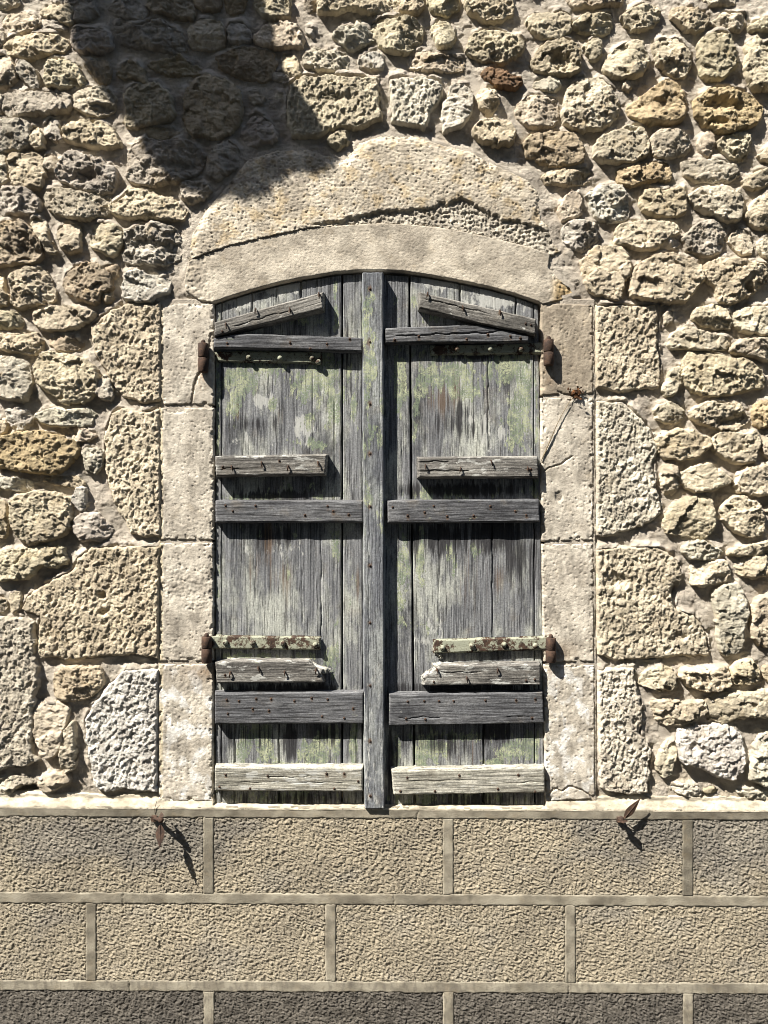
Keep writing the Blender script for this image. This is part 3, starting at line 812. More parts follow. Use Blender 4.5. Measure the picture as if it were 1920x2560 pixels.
# --- smooth dressed jamb stones
for i, P in enumerate(JAMBS):
    A = np.array(P, float); c = A.mean(0)
    U, V = grid(A[:, 0].min() - 6, A[:, 0].max() + 6, A[:, 1].min() - 6, A[:, 1].max() + 6, STEP)
    ed = 0.9 * fbm(U / 7, V / 7, 81, 3) + 1.2 * fbm(U / 30, V / 30, 83, 2)
    d = sdf(P, U + ed, V + ed * .7)
    H = 12.0
    h = H * (1 - (1 - np.clip(d / 3.0, 0, 1)) ** 2) ** .6
    h = h + 0.45 * fbm(U / 50, V / 50, 85, 2) + 0.45 * fbm(U / 9, V / 9, 87, 4, .65) + .35 * facet(U / 6, V / 5, 88)
    f, idr = worley(U / 12, V / 12, 89)
    h = h - 2.0 * sstep(0.28, 0.08, f) * (idr > 0.66)
    rough = {2: 1.0, 3: .6, 6: .45, 7: .5}.get(i, 0.35)
    if rough:                                                  # worn, flaking blocks low down
        z = sstep(-.15, .25, fbm(U / 70, V / 110, 91 + i, 3))
        h = h + rough * z * (1.5 * fbm(U / 8, V / 8, 93, 3) - 1.2)
    if i == 0:
        h = h - 10 * sstep(2.6, 1.2, crack_d(U, V, [(527, 833), (521, 880), (516, 914), (495, 936), (486, 960), (477, 1012)]))
    if i == 1:
        q = ((U - 438) / 24) ** 2 + ((V - 1024) / 8) ** 2
        h = h - 9 * np.exp(-q * q) * (1 + .8 * fbm(U / 6, V / 6, 95, 2))
    if i == 7:
        h = h - 7 * sstep(2.4, 1.0, crack_d(U, V, [(1366, 1990), (1388, 1972), (1405, 1978), (1425, 1964), (1460, 1978), (1484, 1996)]))
    if i == 5:
        h = h - 5 * sstep(2.0, .8, crack_d(U, V, [(1356, 1180), (1375, 1168), (1400, 1162), (1430, 1140)])) - 6 * np.exp(-((((U - 1398) / 9) ** 2 + ((V - 1242) / 13) ** 2)) ** 2)
    chip = sstep(0.12, 0.5, fbm(U / 18, V / 18, 97 + i, 3)) * sstep(15, 2, d)
    h = h - 5 * chip
    h = np.where(d > 0, h, d * 14)
    col = np.array((.60, .55, .465)) if i != 4 else np.array((.40, .345, .27))
    st = sstep(-.1, .5, fbm(U / 60, V / 90, 99 + i, 4))[..., None]
    st2 = sstep(.1, .6, fbm(U / 24, V / 60, 101 + i, 5, .6))[..., None]
    tint = col * (1 - .2 * st) * (1 - .25 * st2)
    if i < 4:
        mg = sstep(409, 405, U)[..., None]
        tint = tint * (1 - mg) + np.array((.60, .53, .39)) * mg
    if i in (3, 7):
        wht = sstep(.05, .4, fbm(U / 34, V / 44, 107 + i, 4))[..., None]
        tint = tint * (1 - wht) + np.array((.72, .70, .65)) * wht
    if i in (3, 6):
        br = np.exp(-(((U - (500 if i == 3 else 1395)) / 50) ** 2 + ((V - (1680 if i == 3 else 1630)) / 26) ** 2))[..., None]
        tint = tint * (1 - .6 * br) + np.array((.26, .19, .13)) * .6 * br
    for (rx, ry) in ((506, 945), (516, 1668), (1374, 930), (1380, 1672)):
        rs = (np.exp(-(((U - rx) / 13) ** 2 + ((V - ry) / 34) ** 2)) * sstep(-.5, .4, fbm(U / 7, V / 22, 108, 3)))[..., None] * .55
        tint = tint * (1 - rs) + np.array((.25, .16, .09)) * rs
    acc = MeshAcc(); org = W(c[0], c[1], 0)
    emit_patch(acc, U, V, h, d, H, org, -5, tint=tint)
    place('jamb_stone', acc.build('jamb_stone', M_DRESS), wall, Matrix.Translation(org))

# --- arched lintel: smooth band and rough hood of the same stone
U, V = grid(440, 1450, 330, 775, STEP)
ed = 1.0 * fbm(U / 8, V / 8, 111, 3)
dl = sdf(BAND, U, V + 0.5 * ed)
h = 15.0 * (1 - (1 - np.clip(dl / 3.0, 0, 1)) ** 2) ** .6 + 0.4 * fbm(U / 60, V / 60, 113, 2) + 0.45 * fbm(U / 9, V / 6, 115, 4, .65) + .35 * facet(U / 7, V / 4, 116)
f, idr = worley(U / 13, V / 9, 117)
h -= 1.5 * sstep(0.25, 0.05, f) * (idr > 0.7)
wear = np.maximum(sstep(560, 470, U + 20 * fbm(V / 20, U / 20, 3, 2)), sstep(1340, 1420, U))
h += wear * (2.2 * fbm(U / 9, V / 9, 119, 3) - 2.0) - 9 * sstep(1385, 1425, U)
h = np.where(dl > 0, h, dl * 14)
tint = np.array((.56, .505, .415)) * (1 - .22 * sstep(-.1, .6, fbm(U / 60, V / 40, 121, 5, .6))[..., None])
oc = sstep(1370, 1400, U)[..., None] * sstep(680, 715, V)[..., None]
tint = tint * (1 - oc) + np.array((.48, .36, .20)) * oc
acc = MeshAcc(); org = W(950, 560, 0)
emit_patch(acc, U, V, h, dl, 15, org, -5, tint=tint)
place('lintel_band', acc.build('lintel_band', M_DRESS), wall, Matrix.Translation(org))

EXT = HOOD[:-len(ARC_UP)] + [(a, b + 40) for a, b in ARC_UP[::-1]]
dS = sdf(EXT, U + 5 * fbm(U / 24, V / 24, 122, 3), V + 5 * fbm(V / 24, U / 24, 126, 3))
dh = sdf(HOOD[:-len(ARC_UP)] + [(a, b + 1.5) for a, b in ARC_UP[::-1]], U + 2.5 * fbm(U / 20, V / 20, 123, 3), V + 1.2 * ed)
db = sdf(BROKEN, U + 5 * fbm(U / 16, V / 16, 125, 3), V + 5 * fbm(V / 16, U / 16, 127, 3))
h = 9.5 + 8.5 * sstep(-4, 22, dS + 4 * fbm(U / 12, V / 12, 124, 3))
h += 1.2 * fbm(U / 60, V / 50, 129, 3) + 1.0 * fbm(U / 10, V / 7, 131, 4, .65) + 1.0 * facet(U / 8, V / 5, 133)
f, idr = worley(U / 11, V / 9, 135)
h -= 2.6 * sstep(0.32, 0.08, f) * (idr > 0.66)
brk = sstep(-2, 5, db)
rub = 2.5 * fbm(U / 12, V / 10, 137, 3) + 4.0 * facet(U / 12, V / 9, 139) + 2.0 * facet(U / 6, V / 6, 140)
f, idr = worley(U / 9, V / 9, 141)
rub -= 5 * sstep(0.4, 0.1, f) * (idr > .5)
h = h * (1 - brk) + brk * (10.5 + .8 * rub)
blk = np.exp(-(((U - 1205) / 26) ** 2 + ((V - 410) / 30) ** 2))
h += blk * 4 * fbm(U / 8, V / 8, 143, 3)
h = np.where(dh > 0, h, dh * 3)
oc = sstep(0.0, .7, fbm(U / 45, V / 40, 145, 5, .65))[..., None] * .55
tint = np.array((.58, .52, .42)) * (1 - oc) + np.array((.50, .38, .21)) * oc
tint = tint * (1 - brk[..., None]) + np.array((.46, .42, .35)) * brk[..., None]
dk = (np.clip(blk * 1.3, 0, 1) * sstep(-.2, .3, fbm(U / 9, V / 9, 147, 3)))[..., None] * .8
tint = tint * (1 - dk) + np.array((.10, .08, .05)) * dk
lic = (np.exp(-(((U - 660) / 150) ** 2 + ((V - 450) / 70) ** 2)) * sstep(.0, .4, fbm(U / 22, V / 22, 149, 4)))[..., None] * .6
tint = tint * (1 - lic) + np.array((.20, .17, .15)) * lic
acc = MeshAcc()
emit_patch(acc, U, V, h, dh, 18, org, -4, tint=tint)
place('lintel_hood', acc.build('lintel_hood', M_DRESS), wall, Matrix.Translation(org))

# --- rubble beyond the picture, coarser
rr = random.Random(5)
OUT = [(-620, -22, -420, 1990), (1942, 2540, -420, 1990), (-22, 1942, -420, -24)]
for (a0, a1, b0, b1) in OUT:
    v = b0
    while v < b1 - 30:
        hh = min(rr.uniform(62, 105), b1 - v)
        if b1 - v - hh < 40:
            hh = b1 - v
        u = a0
        while u < a1 - 20:
            ww = min(rr.uniform(70, 170), a1 - u)
            if a1 - u - ww < 45:
                ww = a1 - u
            n = 9; P = []
            for k in range(n):
                a = 2 * math.pi * k / n + rr.uniform(-.2, .2)
                ce, se = math.cos(a), math.sin(a)
                q = (abs(ce) ** 3 + abs(se) ** 3) ** (-1 / 3) * rr.uniform(.84, 1.0)
                P.append((u + ww / 2 + ce * q * (ww / 2 - 5), v + hh / 2 + se * q * (hh / 2 - 5)))
            P = smooth_poly(P)
            A = np.array(P); c = A.mean(0); rad = math.sqrt(area(P) / math.pi)
            U, V = grid(A[:, 0].min() - 8, A[:, 0].max() + 8, A[:, 1].min() - 8, A[:, 1].max() + 8, 5)
            d = sdf(P, U, V)
            H = rr.uniform(22, 30)
            h = rubble_h(U, V, d, H, c, rad, int(u * 7 + v * 3) & 4095) + mortar_h(U, V)
            emit_patch(small, U, V, h, d, 0, (0, 0, 0), -6, tint=pick_tint(rr.choice('cccwygoOc'), rr))
            u += ww
        v += hh
o = place('small_stones', small.build('small_stones', M_STONE), wall, Matrix.Identity(4))
o['kind'] = 'stuff'

# --- mortar bed, swept up against the stones
U, V = grid(-20, 1940, -22, 2032, STEP)
near = np.full(U.shape, -60.0)
for P in allpoly:
    A = np.array(P)
    i0 = max(0, int((A[:, 0].min() - 40 + 20) / STEP)); i1 = min(U.shape[1], int((A[:, 0].max() + 40 + 20) / STEP))
    j0 = max(0, int((A[:, 1].min() - 40 + 22) / STEP)); j1 = min(U.shape[0], int((A[:, 1].max() + 40 + 22) / STEP))
    if i1 > i0 and j1 > j0:
        sl = (slice(j0, j1), slice(i0, i1))
        near[sl] = np.maximum(near[sl], sdf(P, U[sl], V[sl]))
h = mortar_h(U, V)
h += 5.5 * np.exp(np.minimum(near, 0) / 11.0) * sstep(-.4, .6, fbm(U / 55, V / 55, 151, 2))
h += .9 * fbm(U / 9, V / 8, 153, 4, .65) + .35 * facet(U / 6, V / 5, 154)
up = np.full(near.shape, -60.0); sh = int(13 / STEP)
up[:-sh] = near[sh:]
h += (8.5 * sstep(-6, 8, up) + 3.0) * sstep(-.55, .35, fbm(U / 48, V / 40, 156, 3)) * (near < 2)
lint = np.maximum(sdf(BAND, U, V), sdf(HOOD, U, V))
h = np.maximum(h + 6 * np.exp(np.minimum(lint, 0) / 30.0) * sstep(740, 660, V), 8.5 * sstep(-14, 2, lint + 4 * fbm(U / 14, V / 14, 158, 3)))
q = ((U - 52) / 44) ** 2 + ((V - 1977) / 17) ** 2
h -= 42 * np.exp(-q * q)
OPEN = [(534, 2040), (534, 757)] + ARC_LOW[1:-1] + [(1352, 757), (1364, 2040)]
dop = sdf(OPEN, U, V)
surround = np.maximum(sdf([(400, 750), (540, 750), (540, 2012), (396, 2012)], U, V), sdf([(1346, 750), (1484, 750), (1490, 2012), (1350, 2012)], U, V))
h = np.where(surround > 0, 8.0 + .6 * fbm(U / 6, V / 6, 155, 2) + .35 * mortar_h(U, V), h)
lm = np.exp(-np.abs(U - 402) / 3.0) * sstep(745, 765, V)             # raised pointing along the left jamb
h += 0 * lm
hole = near > 9
hole |= (dop > -1) | (np.maximum(sdf(BAND, U, V), sdf(HOOD, U, V)) > 8)
keep = ~(hole[:-1, :-1] & hole[1:, :-1] & hole[:-1, 1:] & hole[1:, 1:])
inside = dop > -1
keep &= ~(inside[:-1, :-1] | inside[1:, :-1] | inside[:-1, 1:] | inside[1:, 1:])
base = np.array((.50, .45, .38))
z = sstep(-.3, .5, fbm(U / 120, V / 80, 157, 4))[..., None]
tint = base * (1 - z) + np.array((.43, .39, .33)) * z
pl = (sstep(1850, 2000, V) * sstep(-.3, .3, fbm(U / 60, V / 60, 159, 3)))[..., None] * .7
tint = tint * (1 - pl) + np.array((.52, .45, .34)) * pl
tint = tint * (1 - lm[..., None]) + np.array((.52, .45, .32)) * lm[..., None]
acc = MeshAcc()
acc.add_grid((U - 960) * S, -h / 1000, ZC + (1280 - V) * S, keep, tint=tint)
for (a0, a1, b0, b1) in [(-640, -18, -440, 2032), (1938, 2560, -440, 2032), (-18, 1938, -440, -20)]:
    Uc, Vc = grid(a0, a1, b0, b1, 8)
    acc.add_grid((Uc - 960) * S, -(mortar_h(Uc, Vc) + .5) / 1000, ZC + (1280 - Vc) * S, np.ones((Uc.shape[0] - 1, Uc.shape[1] - 1), bool), tint=base)
place('mortar', acc.build('mortar', M_MORTAR), wall, Matrix.Identity(4))

# --- near-black sheet behind the shutters, the opening's shade put into its colour
me = bpy.data.meshes.new('recess_shade_sheet')
a, b = W(500, 640, 0), W(1400, 2060, 0)
me.from_pydata([(a.x, .06, b.z), (b.x, .06, b.z), (b.x, .06, a.z), (a.x, .06, a.z)], [], [(0, 1, 2, 3)])
me.materials.append(M_DARK)
place('recess_shade_sheet', me, wall, Matrix.Identity(4))

# ------------------------------------------------------------------ roughcast base with smooth bands
plinth = thing('roughcast_base', (0, 0, 0), 'beige roughcast base wall with smooth bands drawn as block joints, below the window', 'wall')
PH = 20.0


def tilt(U, V):
    return V - 0.005 * (U - 960)


HB = [(2021, 2046), (2236, 2262), (2455, 2481)]
ROWS = [(2046, 2236, 521.0), (2262, 2455, 227.0), (2481, 2670, 522.0)]
U0, U1 = -640.0, 2560.0


def rough_h(U, V):
    wu = U + 4 * fbm(U / 14, V / 14, 161, 2); wv = V + 4 * fbm(V / 14, U / 14, 163, 2)
    ru = wu * .88 + wv * .47; rv = -wu * .47 + wv * .88
    n1 = perlin(ru / 9.5, rv / 4.6, 168); n2 = perlin(ru / 5.0 + 9, rv / 3.6, 170)
    return 1.5 * np.tanh(2.6 * n1) + 1.1 * np.tanh(2.2 * n2) + 1.2 * facet(ru / 8, rv / 5, 172) + .8 * fbm(U / 60, V / 60, 167, 2)


def cast_tint(U, V, row):
    if row == 2:
        col = np.zeros(U.shape + (3,)) + np.array((.15, .137, .118))
        m = sstep(.0, .5, fbm(U / 30, V / 30, 171, 4))[..., None]
        return col * (1 - m * .35)
    col = np.zeros(U.shape + (3,)) + np.array((.375, .33, .25))
    gm = fbm(U / 160, V / 90, 173, 4)
    damp = np.exp(-(((U - 330) / 330) ** 2 + ((V - 2085) / 95) ** 2)) + np.exp(-(((U - 1790) / 240) ** 2 + ((V - 2090) / 110) ** 2)) + .5 * np.exp(-(((U - 1500) / 110) ** 2 + ((V - 2080) / 100) ** 2))
    m = np.clip(sstep(.12, .75, damp + .4 * gm), 0, 1)[..., None]
    col = col * (1 - m) + np.array((.245, .225, .19)) * m
    m2 = sstep(.15, .7, gm)[..., None] * .4
    return col * (1 - m2) + np.array((.39, .355, .29)) * m2


for ri, (v0, v1, j0) in enumerate(ROWS):
    edges = [U0] + [j0 + 599.5 * k for k in range(-2, 5) if U0 + 60 < j0 + 599.5 * k < U1 - 60] + [U1]
    for k in range(len(edges) - 1):
        a = edges[k] + (13 if k else 0); b = edges[k + 1] - (13 if k < len(edges) - 2 else 0)
        P = [(a, v0), (b, v0), (b, v1), (a, v1)]
        c = ((a + b) / 2, (v0 + v1) / 2 + .005 * ((a + b) / 2 - 960))
        out = b < -5 or a > 1925
        U, V = grid(a - 4, b + 4, v0 - 4, v1 + 4, 6 if out else 1.6)
        Vw = V + 0.005 * (U - 960)
        d = sdf(P, U + 1.6 * fbm(U / 12, V / 12, 175, 2), V + 1.6 * fbm(V / 12, U / 12, 177, 2))
        h = PH - 1.8 + rough_h(U, Vw)
        h = np.where(d > 0, h * np.clip(.95 + d / 60, 0, 1) , PH - 5 + d)
        acc = MeshAcc(); org = W(c[0], c[1], PH / 1000)
        emit_patch(acc, U, Vw, h, d, PH, org, -3, tint=cast_tint(U, Vw, ri) * (.95 + .09 * RV[ri * 37 + k * 11]))
        place('roughcast_panel', acc.build('roughcast_panel', M_ROUGH), plinth, Matrix.Translation(org))


def band_h(U, V):
    return PH + .5 * fbm(U / 40, V / 40, 181, 3) + .18 * fbm(U / 4, V / 4, 183, 2)


acc2 = MeshAcc()


def band(a0, a1, b0, b1, st):
    U, V = grid(a0 - 3, a1 + 3, b0 - 3, b1 + 3, st)
    Vw = V + .005 * (U - 960)
    d = sdf([(a0, b0), (a1, b0), (a1, b1), (a0, b1)], U + 1.3 * fbm(U / 18, V / 18, 185, 3), V + 2.0 * fbm(V / 26, U / 26, 187, 4, .6))
    h = np.where(d > 0, band_h(U, Vw), PH + d * 2.5)
    for cr in ([(1046, 2015), (1044, 2035), (1040, 2060)], [(310, 2230), (306, 2250), (309, 2275)], [(986, 2235), (984, 2265)], [(322, 2448), (325, 2485)], [(1420, 2430), (1423, 2490)]):
        h = h - 3.5 * sstep(1.8, .6, crack_d(U, V, cr))
    st_ = sstep(-.2, .6, fbm(U / 70, V / 40, 189, 4))[..., None]
    t = np.array((.335, .305, .24)) * (1 - .32 * st_)
    if b0 > 2400:
        sp = (sstep(.1, .4, fbm(U / 9, V / 30, 191, 3)) * .6)[..., None]
        t = t * (1 - sp) + np.array((.19, .17, .14)) * sp
    elif b0 < 2050:
        dm = (np.exp(-((U - 330) / 300) ** 2) + np.exp(-((U - 1800) / 300) ** 2))[..., None]
        t = t * (1 - .32 * np.clip(dm, 0, 1))
    emit_patch(acc2, U, Vw, h, d, PH, (0, 0, 0), -2, tint=t)


for (a, b) in HB:
    band(U0, U1, a, b, 2.5)
for (v0, v1, j0) in ROWS:
    for k in range(-2, 5):
        x = j0 + 599.5 * k
        if U0 + 60 < x < U1 - 60:
            band(x - 12.5, x + 12.5, v0, v1, 2.5)
place('joint_bands', acc2.build('joint_bands', M_DRESS), plinth, Matrix.Identity(4))

# ledge: mortar weathering sloped from the wall onto the base
U, V = grid(U0, U1, 1984, 2026, STEP)
wv = V + 2.2 * fbm(U / 60, V / 60, 193, 3) + .9 * fbm(U / 10, V / 10, 195, 2)
win = (U > 532) & (U < 1366)
top = 2001 + 3.5 * fbm(U / 90, V / 900, 197, 3)
t = np.clip((wv - top) / (2020.5 - top), 0, 1)
h = 7 + (PH + .6 - 7) * t ** .8
h2 = np.where(V < 2013.5, -16.0, -16 + (PH + 16.6) * np.clip((wv - 2013.5) / 5.5, 0, 1) ** .5)
h = np.where(win, h2, np.where(wv < top - 10, 2 - (top - 10 - wv), h))
h += .5 * fbm(U / 5, V / 5, 199, 3) + .5 * fbm(U / 20, V / 12, 201, 2)
Vw = V + np.clip(.005 * (U - 960), -6, 6)
acc = MeshAcc()
dd = np.where(wv > top - 14, 5.0, -9.0)
dd = np.where(V > 2023, -9, dd)
emit_patch(acc, U, Vw, h, dd, 15, (0, 0, 0), 0, tint=(np.array((.62, .56, .44)) * (1 - .35 * sstep(0, .6, fbm(U / 40, V / 12, 202, 4))[..., None])))
place('ledge', acc.build('ledge', M_DRESS), plinth, Matrix.Identity(4))
me = bpy.data.meshes.new('core')
z1 = W(0, 2030, 0).z
me.from_pydata([(-2, -.008, 0), (2, -.008, 0), (2, -.008, z1), (-2, -.008, z1)], [], [(0, 1, 2, 3)])
me.materials.append(M_DARK)
place('backing', me, plinth, Matrix.Identity(4))
# ------------------------------------------------------------------ shutters
import bmesh


def blobs(U, V, L):
    t = np.zeros(U.shape)
    for (x, y, rx, ry, s) in L:
        t = np.maximum(t, s * np.exp(-(((U - x) / rx) ** 2 + ((V - y) / ry) ** 2)))
    return t


def slab(name, P, T, mat, parent, base=0.0, bev=3.0, grain=0.5, axis=None, mask=None, seed=0, wob=0.8, cracks=()):
    """a plank or flat bar traced in photo pixels: local x runs along it; base / T in mm"""
    A = np.array(P, float); c = A.mean(0)
    if axis is None:
        axis = (A[1] - A[0])
    a = math.atan2(-axis[1], axis[0]); ca, sa = math.cos(a), math.sin(a)
    L = np.stack([(A[:, 0] - c[0]) * ca - (A[:, 1] - c[1]) * sa, (A[:, 0] - c[0]) * sa + (A[:, 1] - c[1]) * ca], 1)
    U, V = grid(L[:, 0].min() - 4, L[:, 0].max() + 4, L[:, 1].min() - 4, L[:, 1].max() + 4, 1.6)
    o = seed * 53.0
    d = sdf([tuple(p) for p in L], U + wob * .8 * fbm((U + o) / 30, V / 12, 5, 3), V + wob * fbm((U + o) / 45, V / 30, 8, 3))
    e = np.clip(d / bev, 0, 1)
    h = base + T * 0.78 + T * 0.22 * (1 - (1 - e) ** 2) ** .6
    h = h + grain * (.9 * fbm((U + o) / 70, V / 4.5, 203, 3) + .5 * fbm((U + o) / 25, V / 2.4, 205, 2)) + .5 * fbm((U + o) / 60, V / 50, 207, 2)
    for (cv, u0, u1, w, dp) in cracks:
        cl = cv + 3.0 * fbm((U + o) / 40, V * 0, 209, 3)
        h = h - dp * sstep(w, w * .3, np.abs(V - cl)) * sstep(u0 - 10, u0 + 20, U) * sstep(u1 + 10, u1 - 20, U)
    h = np.where(d > 0, h, base + T * .78 + d * 14)
    k = (D - (base + T) / 1000) / D
    Mx = np.zeros(U.shape + (3,))
    gu = c[0] + U * ca + V * sa; gv = c[1] - U * sa + V * ca
    if mask:
        Mx = mask(gu, gv)
    acc = MeshAcc()
    keep = np.maximum.reduce([d[:-1, :-1], d[1:, :-1], d[:-1, 1:], d[1:, 1:]]) > -2.2
    acc.add_grid(U * S * k, -np.maximum(h, base - 2) / 1000, -V * S * k, keep, mask=Mx)
    M = Matrix.Translation(W(c[0], c[1], 0) * 1.0) 
    w0 = W(c[0], c[1], (base + T) / 1000)
    M = Matrix.Translation((w0.x, 0, w0.z)) @ Matrix.Rotation(-a, 4, 'Y')
    return place(name, acc.build(name, mat), parent, M)


def tube_mesh(name, pts, rads, mat, n=8):
    bm = bmesh.new(); rings = []
    pts = [Vector(p) for p in pts]
    for i, p in enumerate(pts):
        t = (pts[min(i + 1, len(pts) - 1)] - pts[max(i - 1, 0)]).normalized()
        a = t.orthogonal().normalized() if i == 0 else (a - t * a.dot(t)).normalized()
        b = t.cross(a)
        rings.append([bm.verts.new(p + (a * math.cos(q) + b * math.sin(q)) * rads[i]) for q in [2 * math.pi * k / n for k in range(n)]])
    for r0, r1 in zip(rings, rings[1:]):
        for k in range(n):
            bm.faces.new((r0[k], r0[(k + 1) % n], r1[(k + 1) % n], r1[k]))
    bm.faces.new(rings[0][::-1]); bm.faces.new(rings[-1])
    bmesh.ops.recalc_face_normals(bm, faces=bm.faces)
    me = bpy.data.meshes.new(name); bm.to_mesh(me); bm.free()
    me.materials.append(mat)
    me.polygons.foreach_set('use_smooth', [True] * len(me.polygons))
    return me


# nails driven through and clenched over: three shared shapes; flat heads; bolt heads
NAIL = [tube_mesh('bent_nail', [(0, .004, 0), (0, -.004, .0), (x * .2, -.0065, -.003), (x, -.006, -.009), (x * 1.6, -.003, -.017)], [.0021, .0023, .0024, .0021, .0012], M_RUST, 6)
        for x in (.0012, -.0015, .003)]
HEAD = tube_mesh('nail_head', [(0, .002, 0), (0, -.0012, 0), (0, -.0024, 0)], [.0038, .0036, .0016], M_RUST, 9)
BOLT = tube_mesh('bolt', [(0, .003, 0), (0, -.004, 0), (0, -.0075, 0), (0, -.0095, 0)], [.0085, .0085, .0065, .002], M_STRAP, 9)


def put(name, me, parent, px, py, h):
    return place(name, me, parent, Matrix.Translation(W(px, py, h / 1000)))


def conv(tile, pts):
    ox, oy, sc = dict(P1=(500, 660, 3.687), P2=(500, 1060, 3.607), P3=(500, 1540, 3.607), P4=(930, 660, 3.386),
                      P5=(940, 1060, 3.607), P6=(930, 1540, 3.53))[tile]
    return [(ox + x / sc, oy + y / sc) for x, y in pts]


GREEN = [(640, 905, 90, 55, 1), (600, 950, 60, 60, 1), (815, 930, 45, 80, 1), (770, 960, 60, 70, .9), (585, 1000, 26, 70, 1), (835, 1010, 24, 90, 1), (680, 1010, 16, 20, 1.3),
         (775, 1050, 20, 30, 1), (650, 1243, 110, 10, 1), (800, 1243, 40, 10, .9), (735, 1225, 150, 22, .55), (545, 1000, 9, 300, .8), (548, 1500, 7, 250, .6), (830, 1640, 22, 90, .8),
         (620, 1642, 90, 14, 1), (760, 1640, 50, 12, .8), (610, 1860, 24, 60, 1), (660, 1850, 35, 70, 1), (640, 1830, 60, 30, 1), (790, 1880, 55, 50, 1.05), (830, 1850, 30, 50, 1), (885, 1860, 14, 90, 1.1),
         (720, 1910, 130, 10, .8), (700, 1990, 200, 30, .75), (885, 1010, 14, 60, .9), (870, 950, 20, 60, .8), (840, 1360, 18, 50, .9), (705, 1400, 26, 60, .55), (690, 1330, 120, 30, .45), (740, 1110, 36, 22, .8), (790, 1110, 40, 20, .8),
         (760, 800, 90, 30, .6), (840, 770, 10, 90, .8), (880, 1480, 14, 100, .5),
         (1120, 940, 110, 45, 1.1), (1060, 945, 30, 50, 1), (1270, 920, 70, 50, 1.1), (1290, 1060, 45, 75, 1.1), (1310, 960, 30, 90, 1.1), (1000, 950, 24, 100, 1.1), (1040, 1010, 12, 140, .8), (1160, 980, 60, 30, 1),
         (1010, 1420, 18, 110, 1), (1000, 1500, 14, 90, .9), (1050, 1400, 14, 100, 1), (1130, 1400, 14, 60, .9), (1190, 1380, 24, 40, .6), (1064, 1235, 28, 24, 1), (1340, 1220, 14, 50, .9), (1342, 1060, 8, 250, .7), (1130, 1235, 200, 22, .6),
         (1060, 1570, 50, 50, .55), (1285, 1880, 70, 44, .95), (1240, 1905, 60, 14, 1), (1080, 1870, 50, 50, 1.05), (1050, 1890, 26, 40, 1), (992, 1880, 16, 60, .8), (1140, 1840, 190, 18, .8), (1150, 1995, 210, 26, .75), (1330, 1860, 30, 60, 1),
         (1048, 770, 26, 40, .7), (1120, 800, 120, 20, .6), (990, 770, 20, 60, .5), (1150, 885, 190, 20, .7)]
RUSTB = [(668, 1345, 22, 60, 1.1), (660, 1400, 40, 40, .7), (690, 1440, 60, 50, .55), (640, 1420, 26, 60, .6), (595, 1025, 10, 26, 1), (640, 990, 14, 40, .5), (700, 1040, 14, 40, .6), (1100, 1000, 40, 50, .75), (1140, 980, 20, 60, .6),
         (1250, 1450, 14, 50, .9), (1180, 1440, 50, 90, .4), (1170, 1870, 20, 50, .5), (895, 1460, 8, 60, .8), (872, 1450, 10, 60, .6), (1215, 1010, 10, 80, .6), (1120, 1870, 26, 40, .4)]
WHITE = [(665, 1005, 40, 24, 1.1), (755, 1070, 34, 40, 1.1), (775, 1110, 40, 20, .8), (610, 1105, 100, 22, .55), (1215, 1080, 26, 50, 1.1), (1260, 1090, 26, 40, .8), (1170, 1050, 40, 12, .9), (1090, 1610, 80, 30, .8), (1080, 1570, 50, 30, .7),
         (620, 1600, 90, 26, .5), (600, 745, 60, 34, 1.2), (700, 712, 70, 34, 1.3), (1100, 705, 70, 26, 1.2), (1240, 745, 90, 34, 1.3), (720, 1370, 50, 30, .7), (640, 1380, 50, 25, .5)]


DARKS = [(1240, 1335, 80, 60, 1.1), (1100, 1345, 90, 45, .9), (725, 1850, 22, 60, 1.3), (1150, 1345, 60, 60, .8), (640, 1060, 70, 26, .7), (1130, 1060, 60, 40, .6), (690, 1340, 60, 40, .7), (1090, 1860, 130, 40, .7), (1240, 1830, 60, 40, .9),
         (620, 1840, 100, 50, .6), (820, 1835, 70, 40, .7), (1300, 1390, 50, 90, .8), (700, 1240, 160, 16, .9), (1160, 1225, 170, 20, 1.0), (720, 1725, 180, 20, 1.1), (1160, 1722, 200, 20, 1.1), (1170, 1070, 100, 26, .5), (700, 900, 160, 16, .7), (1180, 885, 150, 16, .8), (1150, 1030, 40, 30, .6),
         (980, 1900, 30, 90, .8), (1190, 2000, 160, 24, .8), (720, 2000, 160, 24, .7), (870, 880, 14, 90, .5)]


def board_mask(U, V):
    return np.stack([blobs(U, V, GREEN), blobs(U, V, RUSTB), blobs(U, V, WHITE)], -1)


